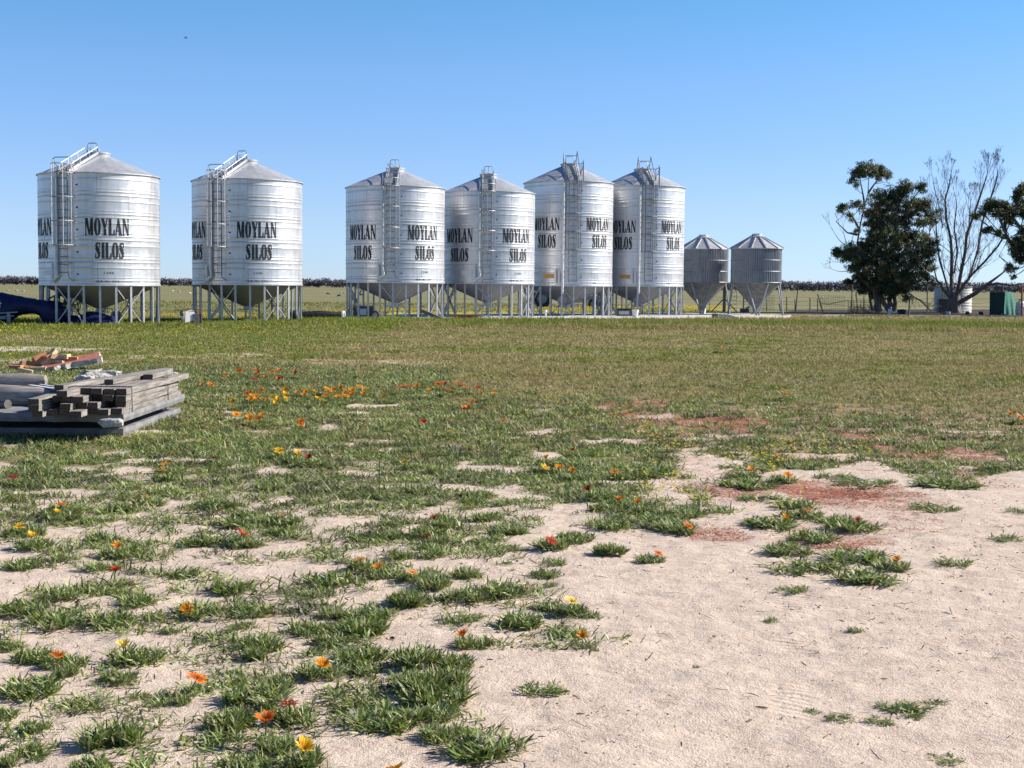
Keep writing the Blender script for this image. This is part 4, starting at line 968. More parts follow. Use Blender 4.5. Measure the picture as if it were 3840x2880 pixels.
SL = [(KA, 'A', (-16.05, 55.1, -.13), -16, 'leftmost lettered silo, standing over blue tarpaulins', '2300', 'SER No 292'),
      (KA, 'A', (-10.95, 58.5, -.06), -19, 'second lettered silo from the left, standing alone on grass', '2300', 'SER No 291'),
      (KA, 'A', (-5.28, 63.6, .08), 0, 'lettered silo on the left end of the concrete slab, with dark box beneath', '2200', 'SER No 311'),
      (KA, 'A', (-1.18, 66.6, .08), 0, 'lowest lettered silo, its ladder reaching down to the ground', '2200', 'SER No 312'),
      (KBt, 'B', (2.74, 70.9, .01), 3.5, 'left one of the two taller silos, with guard rail and ochre placard', '', '833'),
      (KBt, 'B', (6.64, 73.8, .03), 4.5, 'right one of the two taller silos, beside the small bins', '', '834')]
for i, (k, kind, loc, rz, lab, sm, se) in enumerate(SL):
    t = silo(k, kind, loc, rz, lab, sm, se, i == 3); s_ = (1.04, 1.023, 1.01, 1.0, 1.01, 1.01)[i]; t.scale = (s_, s_, 1)

# ------------------------------------------------------------------ the two small feed bins
def feed_bin(loc, Rb, Rr, label, rz):
    t = thing('feed_bin', label, 'feed bin', loc, R_(rz), 'small corrugated feed bins')
    zb, ze, zc = 1.70, 3.55, 4.25
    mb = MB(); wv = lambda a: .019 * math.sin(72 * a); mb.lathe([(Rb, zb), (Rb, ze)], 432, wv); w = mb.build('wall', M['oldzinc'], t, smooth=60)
    for z in (zb + .03, zb + .62, zb + 1.22): MB().lathe([(Rb + .02, z - .03), (Rb + .032, z), (Rb + .02, z + .03)], 48).build('band', M['oldzinc'], w, smooth=40)
    mb = MB(); mb.lathe([(Rr - .01, ze - .03), (Rr, ze), (.36, zc - .08)], 12, a0=R_(15)); rf = mb.build('roof', M['roofsheet'], t)
    mb = MB()
    for i in range(12):
        a = R_(30 * i + 15); mb.bar((Rr * math.sin(a), -Rr * math.cos(a), ze + .02), (.35 * math.sin(a), -.35 * math.cos(a), zc - .05), .05, .05)
    mb.build('roof_ribs', M['steel'], rf)
    MB().lathe([(.40, zc - .10), (.40, zc - .04), (.26, zc + .04), (.26, zc + .10), (0.001, zc + .12)], 16).build('cap', M['roofsheet'], t, smooth=35)
    mb = MB(); mb.lathe([(Rb - .02, zb), (.16, .36), (.14, .16), (.10, .16)], 48); mb.build('hopper', M['binhopper'], t, smooth=40)
    for i in range(4):
        mb = MB(); a = R_(90 * i); f = (1.1 * Rb * math.sin(a), -1.1 * Rb * math.cos(a), 0)
        for s in (-1, 1):
            an = a + R_(24) * s; mb.bar((Rb * math.sin(an), -Rb * math.cos(an), zb - .02), (f[0] + .06 * s * math.cos(a), f[1] + .06 * s * math.sin(a), .02), .06, .06)
        mb.box((f[0], f[1], .012), (.25, .2, .024)); mb.build('leg', M['hopper'], t)
    return t
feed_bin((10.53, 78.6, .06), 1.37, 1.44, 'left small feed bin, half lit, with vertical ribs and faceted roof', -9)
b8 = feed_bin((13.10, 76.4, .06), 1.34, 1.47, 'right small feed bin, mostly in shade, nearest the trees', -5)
# ------------------------------------------------------------------ slab under the silos, kerb on the right
def prism(name, poly, z0, z1, mat, rough=0.0, seed=0):
    mb = MB(); n = len(poly); pts = poly
    mb.add([(x, y, z0) for x, y in pts] + [(x, y, z1) for x, y in pts], [tuple(range(n - 1, -1, -1)), tuple(range(n, 2 * n))] + [(i, (i + 1) % n, n + (i + 1) % n, n + i) for i in range(n)])
    return mb.mesh(name, mat)
f = [P(X, Y, .06) for X, Y in [(1305, 1198), (1500, 1200), (1660, 1199), (1930, 1195), (2290, 1197), (2520, 1194), (2900, 1191), (2960, 1189)]]
sl = link('concrete_pad', prism('concrete_pad', [(p.x, p.y) for p in f] + [(15.2, 77.2), (11, 80), (4, 76.5), (-8.6, 66.5)], -.15, .06, M['concrete'])); tag(sl, kind='structure')
kp = [P(X, Y, .06) for X, Y in [(3020, 1184), (3160, 1179), (3400, 1182), (3600, 1181), (3840, 1185), (4050, 1188)]]
mb = MB()
for a, b_ in zip(kp[:-1], kp[1:]): mb.bar((a.x, a.y, .0), (b_.x, b_.y, .0), .35, .10)
tag(mb.build('garden_kerb', M['darkconc']), kind='structure')

# ------------------------------------------------------------------ things lying round the silos
def put(o, label, cat, group=None): return tag(o, label, cat, group)
# dark box under the third silo
p = P(1362, 1187, .06); t = thing('feed_box', 'dark metal box with a pale patch on its end, under the third silo', 'metal box', p, R_(-25))
MB().box((0, 0, .24), (.75, .5, .44)).build('body', M['darksteel'], t); MB().box((.02, 0, .475), (.8, .55, .03)).build('lid', M['hopper'], t); MB().box((.15, -.253, .22), (.34, .006, .28)).build('pale_patch', M['plate'], t)
# leaning plank, red tray, wheels and hubs in the grass
p = P(1622, 1196, .06); MBp = MB().box((0, 0, 0), (1.0, .5, .14), Matrix.Rotation(R_(22), 3, 'Y')); put(MBp.build('timber_sleeper', M['post'], None, (p.x, p.y, .22)), 'dark grey sleeper tipped against the slab edge', 'sleeper')
p = P(1745, 1196, .04); mb = MB(); mb.add([(-.5, -.2, 0), (.5, -.2, 0), (.5, .2, 0), (-.5, .2, 0), (-.62, -.28, .2), (.62, -.28, .2), (.62, .28, .2), (-.62, .28, .2), (-.55, -.22, .18), (.55, -.22, .18), (.55, .22, .18), (-.55, .22, .18)],
  [(3, 2, 1, 0), (0, 1, 5, 4), (1, 2, 6, 5), (2, 3, 7, 6), (3, 0, 4, 7), (4, 5, 9, 8), (5, 6, 10, 9), (6, 7, 11, 10), (7, 4, 8, 11), (8, 9, 10, 11)])
put(mb.build('metal_tray', M['rust'], None, (p.x, p.y, .03)), 'shallow rust red tray on the slab below the fourth silo', 'tray')
p = P(1407, 1199, 0); t = thing('spare_wheel', 'small pale wheel lying tilted before the dark box', 'wheel', (p.x, p.y, .2), R_(60)); MB().wheel((0, 0, 0), .2, .12, (1, .3, .2)).build('tyre', M['rubber'], t, smooth=40); MB().wheel((.02, 0, 0), .13, .1, (1, .3, .2), tube=.95).build('rim', M['hopper'], t, smooth=40)
p = P(1105, 1206, 0); t = thing('spare_wheel', 'small grey wheel leaning on the right legs of the second silo', 'wheel', (p.x, p.y, .23), R_(40)); MB().wheel((0, 0, 0), .24, .14, (1, -.5, .25)).build('tyre', M['rubber'], t, smooth=40); MB().wheel((.03, -.02, 0), .17, .12, (1, -.5, .25), tube=.95).build('rim', M['plate'], t, smooth=40)
p = P(1285, 1198, 0); t = thing('auger_tube', 'long dark auger tube with a white end lying between two silos', 'auger', (p.x, p.y, .2), 0); MB().tube([(-2.3, .5, -.03), (-1, .25, .03), (0, 0, 0)], .13, 12).build('tube', M['darksteel'], t, smooth=40)
mb = MB().wheel((.03, 0, 0), .17, .08, (1, -.2, 0), tube=.3); mb.build('end_ring', M['white'], t, smooth=40)
# motor unit between the first two silos
p = P(718, 1217, 0); t = thing('generator', 'small white and dark motor unit with a brown frame, left of second silo', 'generator', p, R_(28))
MB().box((-.12, 0, .30), (.42, .34, .36), Matrix.Rotation(R_(-14), 3, 'Y')).build('tank', M['white'], t); MB().box((.16, 0, .22), (.30, .40, .34)).build('engine', M['darksteel'], t); MB().box((-.36, .0, .42), (.05, .24, .22)).build('handle_plate', M['darksteel'], t)
mb = MB(); mb.tube([(-.3, -.2, .1), (-.28, -.2, .56), (.3, -.2, .56), (.32, -.2, .05)], .02); mb.tube([(-.3, .2, .1), (-.28, .2, .56), (.3, .2, .56), (.32, .2, .05)], .02); mb.build('frame', M['rust'], t)
# white block on the slab edge and the bits by the tall silos
p = P(2725, 1197, 0); t = thing('water_trough', 'white concrete block with a grey end at the slab edge, before the bins', 'trough', p, R_(-12))
mb = MB(); mb.add([(-.42, -.3, 0), (.62, -.3, 0), (.62, .3, 0), (-.42, .3, 0), (-.42, -.3, .26), (.1, -.3, .24), (.62, -.3, .1), (.62, .3, .1), (.1, .3, .24), (-.42, .3, .26)], [(3, 2, 1, 0), (0, 1, 6, 5, 4), (1, 2, 7, 6), (2, 3, 9, 8, 7), (3, 0, 4, 9), (4, 5, 8, 9), (5, 6, 7, 8)])
mb.build('block', M['whitesteel'], t); MB().box((-.56, .0, .13), (.26, .56, .26)).build('grey_end', M['darkconc'], t)
p = P(2343, 1186, .06); t = thing('engine_box', 'low dark engine casing standing beneath the right tall silo', 'engine', p, R_(8)); MB().box((0, 0, .17), (.86, .5, .30)).build('casing', M['darksteel'], t); MB().box((0, 0, .35), (.74, .42, .06)).build('hood', M['rubber'], t); MB().box((-.1, -.26, .18), (.5, .02, .16)).build('grille', M['steel'], t)
p = P(2382, 1190, .06); mb = MB().lathe([(.11, 0), (.16, .34), (.17, .34), (.17, .36), (.15, .36), (.1, .02), (.001, .02)], 20); put(mb.build('bucket', M['white'], None, p, smooth=40), 'white bucket beside the dark engine casing', 'bucket')
p = P(2046, 1191, .06); mb = MB().tube([(0, 0, 0), (0, 0, .26)], .04, 8); mb.tube([(0, 0, .26), (0, 0, .36)], [.075, .06], 8); put(mb.build('pipe_riser', M['white'], None, p, smooth=40), 'short white standpipe among the legs of the left tall silo', 'standpipe')
p = P(2638, 1175, .06); put(MB().tube([(0, 0, 0), (.05, 0, .22), (.1, 0, .26)], [.1, .1, .04], 10).build('jerrycan', M['white'], None, p, smooth=40), 'small white can under the left feed bin', 'can')
p = P(2913, 1183, 0.05)
p = PD(2788, 1160, 90); p.z = 0; t = thing('tap_stand', 'standpipe tap with a white fitting behind the right feed bin', 'tap'); t.location = p; MB().tube([(0, 0, 0), (0, 0, .9)], .05, 8).build('post', M['post'], t); MB().tube([(-.1, 0, .92), (0, 0, 1.0), (.06, 0, .92)], .04, 6).build('tap', M['white'], t); MB().tube([(0, 0, .62), (.3, .1, .66), (.9, .2, .4)], .025, 6).build('hose', M['darksteel'], t)
p = PD(2750, 1160, 89); p.z = 0; mb = MB(); 
for s in (-.2, .2): mb.tube([(s, 0, 0), (s, .05, 1.3)], .025, 6)
for i in range(5): mb.tube([(-.2, .02, .22 + .25 * i), (.2, .02, .22 + .25 * i)], .016, 5)
put(mb.build('ladder', M['steel'], None, p), 'short steel ladder standing between the two feed bins', 'ladder')
p = PD(2715, 1172, 83); p.z = .03; t = thing('auger_stand', 'dark post with two slanting props between the feed bins', 'stand'); t.location = p; MB().box((0, 0, .72), (.16, .16, 1.44)).build('post', M['darksteel'], t)
for s in (-1, 1): MB().bar((s * .78, 0, .02), (0, 0, .86), .06).build('prop', M['darksteel'], t)
p = PD(2792, 1160, 86); p.z = 0; mb = MB(); mb.box((0, 0, .14), (.5, .4, .22)); mb.wheel((-.2, -.22, .12), .12, .06, (0, 1, 0)); mb.tube([(.1, 0, .25), (.25, 0, .36), (.36, 0, .3)], .05); put(mb.build('pump', M['darksteel'], None, p), 'small dark pump on the ground behind the right feed bin', 'pump')

# ------------------------------------------------------------------ covered machine and tarpaulins at the left
def loft(secs, n=16, wr=.03, seed=0, mat=None, name='x'):
    """secs: (x, z_low, z_high, depth); closed tarpaulin skin with folds"""
    fin = []
    for A_, B_ in zip(secs[:-1], secs[1:]):
        for u in (0, .34, .67): fin.append(tuple(p + (q - p) * u for p, q in zip(A_, B_)))
    secs = fin + [secs[-1]]
    vs = []; k = len(secs); r = np.random.default_rng(seed)
    for i, (x, zl, zh, dp) in enumerate(secs):
        for j in range(n):
            a = 2 * math.pi * j / n; c, s = math.cos(a), math.sin(a)
            c = math.copysign(abs(c) ** .7, c); s = math.copysign(abs(s) ** .7, s)
            w = 1 + wr * 4 * (vn(np.array([x * 4.3 + j * .5]), np.array([j * .8]), 1, seed)[0] - .5) + wr * 2 * (vn(np.array([x * 11]), np.array([j * 1.3]), 1, seed + 3)[0] - .5)
            vs.append((x + r.normal(0, wr * .4), dp / 2 * c * w, (zl + zh) / 2 + (zh - zl) / 2 * s * w))
    mb = MB(); mb.add(vs, [(i * n + j, i * n + (j + 1) % n, (i + 1) * n + (j + 1) % n, (i + 1) * n + j) for i in range(k - 1) for j in range(n)] + [tuple(range(n - 1, -1, -1)), tuple((k - 1) * n + j for j in range(n))])
    return mb
D0 = 53.6; q0 = PD(0, 1150, D0); sx = D0 / F
t = thing('covered_machine', 'farm machine wrapped in navy tarpaulin, left of the first silo', 'covered machine', (q0.x, D0, 0))
X = lambda px: px * sx; Zp = lambda px, py: CH - (py - (1072 - (1920 - px) * .0087)) * sx
secs = []
for px, yt, yb, dp in [(-190, 1098, 1226, 1.2), (-100, 1096, 1224, 1.2), (-30, 1098, 1224, 1.15), (10, 1101, 1222, 1.1), (46, 1106, 1196, 1.0), (60, 1109, 1186, .95), (85, 1113, 1181, .9), (110, 1117, 1177, .85), (135, 1121, 1177, .8), (158, 1125, 1186, .8), (172, 1127, 1218, .85), (205, 1130, 1224, .9), (235, 1133, 1222, .8), (246, 1150, 1212, .6)]:
    secs.append((X(px), max(Zp(px, yb), -.15), Zp(px, yt), dp))
loft(secs, 18, .05, 3).build('tarpaulin', M['tarp'], t, smooth=60)
mb = MB(); mb.wheel((X(232), -.1, Zp(232, 1124)), .27, .16, (0, 1, 0), 24, .5); mb.build('wheel', M['rubber'], t, smooth=40)
mb = MB(); mb.wheel((X(283), -.05, Zp(283, 1148)), .22, .04, (0, 1, 0), 20, .12)
for i in range(6): a = i * math.pi / 3; mb.bar((X(283), -.05, Zp(283, 1148)), (X(283) + .2 * math.cos(a), -.05, Zp(283, 1148) + .2 * math.sin(a)), .02)
mb.build('hand_wheel', M['darksteel'], t, smooth=40)
mb = MB(); mb.bar((X(175), 0, Zp(175, 1125)), (X(225), 0, Zp(225, 1098)), .06); mb.bar((X(240), -.2, Zp(240, 1146)), (X(300), -.1, Zp(300, 1140)), .05); mb.bar((X(296), 0, .1), (X(290), 0, Zp(290, 1130)), .04); mb.bar((X(300), -.1, Zp(300, 1132)), (X(335), -.1, Zp(335, 1150)), .05)
mb.build('arm', M['darksteel'], t)
mb = MB()
for (pa, ya_, pb, yb2, w_) in [(-40, 1176, 84, 1169, .045), (20, 1186, 70, 1183, .04), (-60, 1190, 40, 1192, .07)]: mb.bar((X(pa), -.56, Zp(pa, ya_)), (X(pb), -.52, Zp(pb, yb2)), w_)
mb.box((X(50), -.5, Zp(50, 1196)), (.12, .1, .45)); mb.build('drawbar', M['hopper'], t)
mb = MB()
for k_, (px, py) in enumerate([(6, 1118), (17, 1128), (9, 1134), (22, 1137), (3, 1142), (19, 1148), (10, 1150)]):
    mb.box((X(px), -.575, Zp(px, py)), (.07, .02, .055))
mb.build('patches', M['plate'], t)
# heap of tarpaulin under the first silo
c = P(330, 1220, -.12); nxh, nyh = 40, 14; vs = []
for j in range(nyh):
    for i in range(nxh):
        u, v = i / (nxh - 1), j / (nyh - 1); px_ = -.95 + 1.95 * u; pyy = -.5 + 1.1 * v
        env = max(math.sin(math.pi * min(max(v, 0), 1)), 0) ** .5 * min(1, u / .08) * min(1, (1 - u) / .1)
        hgt = (.52 - .1 * u - .05 * math.sin(u * 9)) * env * (0.9 + .3 * (vn(np.array([u * 7]), np.array([v * 5]), 1, 5)[0] - .5))
        vs.append((px_, pyy, hgt - .01))
mb = MB().add(vs, [(j * nxh + i, j * nxh + i + 1, (j + 1) * nxh + i + 1, (j + 1) * nxh + i) for j in range(nyh - 1) for i in range(nxh - 1)])
mb.add([(v[0], v[1], -.03) for v in vs[:nxh]] + [(v[0], v[1], -.03) for v in vs[-nxh:]], [])
put(mb.build('tarpaulin', M['tarp'], None, (c.x, c.y + .5, -.12), smooth=70), 'crumpled navy tarpaulin heaped on the ground under the first silo', 'tarpaulin')
p = P(416, 1212, -.12); mb = MB().lathe([(.10, 0), (.15, .3), (.16, .3), (.14, .3), (.095, .02), (.001, .02)], 18); put(mb.build('bucket', M['bluepl'], None, (p.x, p.y, -.12), smooth=40), 'bright blue bucket at the right end of the heaped tarpaulin', 'bucket')
p = P(428, 1221, -.12); put(MB().lathe([(.16, 0), (.2, .1), (.21, .1), (.19, .1), (.14, .02), (.001, .02)], 18).build('basin', M['white'], None, p, smooth=40), 'small pale basin on the grass beside the blue bucket', 'basin')
mb = loft([(0, .22, .3, .2), (.06, .1, .42, .3), (.18, .06, .46, .36), (.3, .1, .46, .3), (.34, .2, .4, .2)], 12, .08, 8); p = P(396, 1212, -.12); put(mb.build('grain_sack', M['canvas'], None, (p.x, p.y + .9, -.10), smooth=60), 'pinkish canvas sack standing below the outlet of the first silo', 'sack')

# ------------------------------------------------------------------ tractor and trailed seeder behind the tall silos
def wheel_part(t, c, Rw, w, nm='wheel'):
    g = MB().wheel(c, Rw, w, (0, 1, 0), 28, .42)
    for i in range(20):
        a = 2 * math.pi * i / 20; g.box((c[0] + Rw * math.cos(a), c[1], c[2] + Rw * math.sin(a)), (.07, w * .9, .07), Matrix.Rotation(-a, 3, 'Y'))
    o = g.build(nm, M['rubber'], t, smooth=40); h = MB().wheel(c, Rw * .58, w * .5, (0, 1, 0), 20, .98); h.build('rim', M['hopper'], o, smooth=40); return o
p = PD(2040, 1155, 100); t = thing('tractor', 'old orange tractor parked in the paddock behind the left tall silo', 'tractor', (p.x, 100, -.02), 0)
for y in (-.75, .75): wheel_part(t, (-.15, y, .66), .66, .34)
for y in (-.6, .6): wheel_part(t, (1.75, y, .36), .36, .2, 'front_wheel')
MB().box((1.0, 0, .85), (1.5, .5, .5), taper=.9).build('bonnet', M['orange'], t); MB().box((-.1, 0, .9), (.9, .6, .35)).build('chassis', M['darksteel'], t); mb = MB()
for y in (-.75, .75): mb.box((-.15, y, 1.38), (.8, .36, .06)); mb.box((-.58, y, 1.2), (.06, .36, .4))
mb.build('mudguard', M['plate'], t); MB().box((-.2, 0, 1.2), (.4, .45, .12)).box((-.42, 0, 1.42), (.08, .45, .4)).build('seat', M['rubber'], t); MB().tube([(1.0, .1, 1.05), (1.0, .1, 1.7)], .035, 8).build('exhaust', M['darksteel'], t); MB().wheel((.35, 0, 1.35), .2, .03, (1, 0, .5), 16, .15).bar((.35, 0, 1.3), (.6, 0, 1.1), .03).build('steering_wheel', M['darksteel'], t)
p = PD(2180, 1155, 101); t = thing('seeder', 'long low grey seeder frame with tines parked behind the tall silos', 'seeder', (p.x, 101, -.02), 0)
mb = MB(); mb.box((0, -.5, .42), (2.6, .08, .1)); mb.box((0, .5, .42), (2.6, .08, .1))
for i in range(6): mb.box((-1.25 + .5 * i, 0, .42), (.08, 1.0, .08))
mb.bar((1.3, 0, .45), (2.0, 0, .9), .07); mb.build('frame', M['steel'], t)
for i in range(8):
    MB().tube([(-1.2 + .33 * i, -.5, .42), (-1.3 + .33 * i, -.55, .2), (-1.2 + .33 * i, -.55, .0)], .03, 5).build('tine', M['darksteel'], t)
mb = MB(); mb.box((.2, .1, .68), (1.8, .6, .36), taper=1.15); mb.build('seed_box', M['hopper'], t)
for x_ in (-.9, 1.1): wheel_part(t, (x_, .62, .3), .3, .16)
p = PD(2215, 1155, 98); t = thing('boom_sprayer', 'upright pale frame with white tank heads and one wheel, behind the left tall silo', 'sprayer', (p.x, 98, -.02), 0)
mb = MB()
for a, b_ in [((-.3, 0, .2), (-.3, 0, .95)), ((-.3, 0, .95), (.2, 0, .95)), ((.2, 0, .95), (-.1, 0, .2)), ((-.3, 0, .55), (.1, 0, .6)), ((.3, 0, .2), (.3, 0, 1.0))]: mb.bar(a, b_, .06)
mb.build('frame', M['steel'], t); wheel_part(t, (.15, -.1, .32), .32, .16)
for x_ in (.02, .42): mb = MB().lathe([(.05, 0), (.12, .05), (.13, .2), (.05, .28), (.001, .28)], 12, c=(x_, 0, .98)); mb.build('tank', M['white'], t, smooth=50)

# ------------------------------------------------------------------ timber stack, slabs, logs, rubble (left foreground)
def rough_slab(name, x0, x1, y0, y1, z0, z1, mat, amp, seed, edges='all', sub=.12, mats=None):
    """slab with a ragged broken rim"""
    r = np.random.default_rng(seed); pts = []
    def seg(a, b_):
        n = max(2, int(math.dist(a, b_) / sub)); return [(a[0] + (b_[0] - a[0]) * i / n, a[1] + (b_[1] - a[1]) * i / n) for i in range(n)]
    c = [(x0, y0), (x1, y0), (x1, y1), (x0, y1)]; names = ['front', 'right', 'back', 'left']
    for i in range(4):
        s = seg(c[i], c[(i + 1) % 4]); rg = edges == 'all' or names[i] in edges
        pts += [(x + (r.normal(0, amp) if rg else 0), y + (r.normal(0, amp) if rg else 0)) for x, y in s]
    n = len(pts); cx, cy = (x0 + x1) / 2, (y0 + y1) / 2; zm = (z0 + z1) / 2
    ring = lambda z, k, j: [(x + (cx - x) * k + r.normal(0, j), y + (cy - y) * k + r.normal(0, j), z) for x, y in pts]
    j = amp * .5 if edges == 'all' else 0.0
    lo, mi, hi = ring(z0, .01, j), ring(zm, 0, j), ring(z1, .004, 0)
    mb = MB(); mb.add(lo + mi + hi, [tuple(range(n - 1, -1, -1))] + [(k * n + i, k * n + (i + 1) % n, (k + 1) * n + (i + 1) % n, (k + 1) * n + i) for k in (0, 1) for i in range(n)])
    if mats: mb.mi = 1
    mb.add(hi, [tuple(range(n))]); return mb.mesh(name, mats or mat)
put(link('concrete_slab', rough_slab('lower_slab', -6.3, -3.80, 13.75, 16.15, -.01, .075, M['darkconc'], .012, 3, ('front', 'right'))), 'grey broken concrete slab lying on the grass, lowest under the timbers', 'slab', 'slabs under the timber stack')
for i, (x_, y_) in enumerate([(-3.95, 13.95), (-3.95, 15.7), (-5.6, 14.0), (-5.7, 15.6)]):
    put(MB().box((0, 0, .04), (.16, .2, .08)).build('packing_block', M['rubble'], None, (x_, y_, .087)), 'small rough block packed between the two big slabs', 'block', 'packing blocks between the slabs')
put(link('concrete_slab', rough_slab('upper_slab', -6.2, -3.70, 13.42, 15.95, .168, .25, M['darkconc'], .02, 8, ('front',))), 'dark grey smooth slab directly below the stacked timbers', 'slab', 'slabs under the timber stack')
tim = {}
def timber(L, w, h, seed):
    key = (L, w, h)
    r = np.random.default_rng(seed); mb = MB(); n = 6; vs = []
    for i in range(n + 1):
        y = L * i / n; dx, dz = r.normal(0, .003), r.normal(0, .002)
        for (sx_, sz_) in ((-1, -1), (1, -1), (1, 1), (-1, 1)): vs.append((sx_ * w / 2 + dx + r.normal(0, .0015), y, h / 2 + sz_ * h / 2 + dz))
    mb.add(vs, [(i * 4 + j, i * 4 + (j + 1) % 4, (i + 1) * 4 + (j + 1) % 4, (i + 1) * 4 + j) for i in range(n) for j in range(4)] )
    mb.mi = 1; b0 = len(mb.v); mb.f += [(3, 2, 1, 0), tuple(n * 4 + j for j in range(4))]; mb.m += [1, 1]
    return mb.mesh('timber', [M['timber'], M['shaded_endgrain']])
TG = 'weathered timbers in the stack'
def lay(x, y, z, L, rz, lab, w=.10, h=.056, pitch=0.0, seed=0):
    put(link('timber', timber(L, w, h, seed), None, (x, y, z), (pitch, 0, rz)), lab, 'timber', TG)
zt = .252; hh = .060; sd = 0
#        column x, near y per layer from the bottom, length
cols_ = [(-3.735, [13.02, 13.2, 13.22, 13.24], 2.25), (-3.845, [12.95, 13.3, 13.20, 13.26], 2.2), (-3.955, [13.06, 12.98, 13.25, 13.24], 2.15), (-4.065, [12.86, 12.98, 12.92, 13.28], 2.1),
         (-4.175, [12.95, 12.86, 12.9, 12.84], 2.2), (-4.285, [12.95, 13.3, 12.95], 2.0), (-4.395, [12.72, 12.76, 12.78], 2.0)]
posn = ['right outer', 'second', 'third', 'middle', 'fifth', 'sixth', 'left outer']; lay_n = ['bottom', 'second', 'third', 'top']
for ci, (x_, ysn, L) in enumerate(cols_):
    for li, y_ in enumerate(ysn):
        sd += 1
        if (ci, li) in ((5, 1),): continue
        Lr = L + .22 * math.sin(sd * 2.1)
        lay(x_ + .010 * math.sin(sd * 5), y_ + .25 + .07 * math.sin(sd * 7.7), zt + li * hh, Lr, R_(1.3 * math.sin(sd * 3)), 'grey timber in the %s column, %s layer of the strapped stack' % (posn[ci], lay_n[li]), seed=sd)
lay(-4.36, 13.55, zt + 4 * hh - .055, 2.3, R_(-13), 'long loose beam lying aslant across the top left of the stack', .10, .075, R_(1.0), 90)
lay(-3.99, 13.95, zt + 4 * hh + .002, 1.75, R_(-4), 'topmost thin board lying along the crest of the stack', .09, .045, 0, 91)
lay(-3.80, 14.75, zt + 4 * hh + .003, .9, R_(3), 'short board on top of the far end of the stack', .10, .05, 0, 92)
for y_, lab in ((13.62, 'thin dark strap round the near end of the timber stack'), (15.05, 'thin dark strap round the far end of the timber stack')):
    mb = MB(); xr, xl, zz0, zz1 = -3.672, -4.46, zt - .002, zt + 4 * hh + .004
    mb.tube([(xr, y_, zz0), (xr, y_, zz1), (-4.23, y_, zz1 + .002), (-4.46, y_, zt + 3 * hh + .004), (xl, y_, zz0)], .006, 6)
    put(mb.build('strap', M['darksteel']), lab, 'strap', 'straps round the timber stack')
def log_mesh(name, pts, rs, seed, n=18):
    r = np.random.default_rng(seed); mb = MB(); mb.tube(pts, rs, n); 
    mb.v = [(x + .012 * math.sin(i * 1.7 + x * 3) * .6 + r.normal(0, .003), y + r.normal(0, .003), z + r.normal(0, .003)) for i, (x, y, z) in enumerate(mb.v)]
    return mb.mesh(name, M['log'], 50)
def xyz(px, py, D): p = PD(px, py, D); return (p.x, p.y, p.z)
put(link('log', log_mesh('log', [xyz(-260, 1478, 14.4), xyz(-80, 1483, 14.35), xyz(60, 1488, 14.3), xyz(150, 1487, 14.25), xyz(218, 1489, 14.2)], [.12, .125, .115, .10, .055], 4)), 'thick weathered log with a tapering end, nearer of two beside the timbers', 'log', 'weathered logs beside the timber stack')
put(link('log', log_mesh('log', [xyz(-260, 1446, 14.9), xyz(-60, 1440, 14.85), xyz(60, 1437, 14.8), xyz(130, 1432, 14.8), xyz(172, 1424, 14.8)], [.10, .10, .10, .085, .05], 6)), 'weathered log with a splintered raised end, further of two beside the timbers', 'log', 'weathered logs beside the timber stack')
a = Vector(xyz(130, 1446, 14.5)); b_ = Vector(xyz(272, 1466, 14.05)); d = (b_ - a).normalized(); mb = MB()
sdv = d.cross(Vector((0, 0, 1))).normalized()
mb.bar(a, b_, .15, .012); mb.bar(a + sdv * .068 - Vector((0, 0, .045)), b_ + sdv * .068 - Vector((0, 0, .045)), .012, .09)
t = thing('steel_channel', 'white topped navy steel channel resting on the logs', 'steel channel', (0, 0, 0)); mb.build('channel', M['bluesteel'], t)
MB().bar(a + Vector((0, 0, .009)) - sdv * .06, b_ + Vector((0, 0, .009)) - sdv * .06, .03, .008).bar(a + Vector((0, 0, .009)) + sdv * .055, b_ + Vector((0, 0, .009)) + sdv * .055, .045, .008).build('white_face', M['whitesteel'], t)
mb = MB(); mb.tube([xyz(-120, 1522, 13.75), xyz(30, 1516, 13.45)], .045, 14); put(mb.build('steel_pipe', M['darksteel'], smooth=40), 'dark steel pipe with its round end showing, below the logs', 'pipe')
def rock(name, s, mat, seed):
    r = np.random.default_rng(seed); mb = MB(); n, k = 14, 7; vs = []
    for i in range(k):
        ph = math.pi * i / (k - 1)
        for j in range(n):
            a = 2 * math.pi * j / n; q_ = 1 + r.normal(0, .10)
            vs.append((s[0] * math.copysign(abs(math.sin(ph)) ** .5, 1) * math.copysign(abs(math.cos(a)) ** .6, math.cos(a)) * q_, s[1] * abs(math.sin(ph)) ** .5 * math.copysign(abs(math.sin(a)) ** .6, math.sin(a)) * q_, s[2] * math.copysign(abs(math.cos(ph)) ** .6, math.cos(ph)) * q_))
    mb.add(vs, [(i * n + j, i * n + (j + 1) % n, (i + 1) * n + (j + 1) % n, (i + 1) * n + j) for i in range(k - 1) for j in range(n)]); return mb.mesh(name, mat)
def rubble(px, py, s, lab, seed, z=0, rz=0):
    g = P(px, py, z); put(link('concrete_lump', rock('concrete_lump', s, M['rubble'], seed), None, (g.x, g.y + s[1], z + s[2] * .8), (0, 0, rz)), lab, 'rubble', 'lumps of broken concrete')
rubble(370, 1432, (.30, .2, .09), 'jagged broken concrete lump behind the timber stack', 3, .0, .2)
rubble(312, 1436, (.14, .12, .06), 'small dark concrete lump left of the jagged one', 4)
rubble(640, 1425, (.10, .1, .06), 'small concrete lump beyond the far end of the timber stack', 6)
rubble(412, 1600, (.11, .05, .04), 'broken concrete corner showing at the near end of the dark slab', 7, .17)
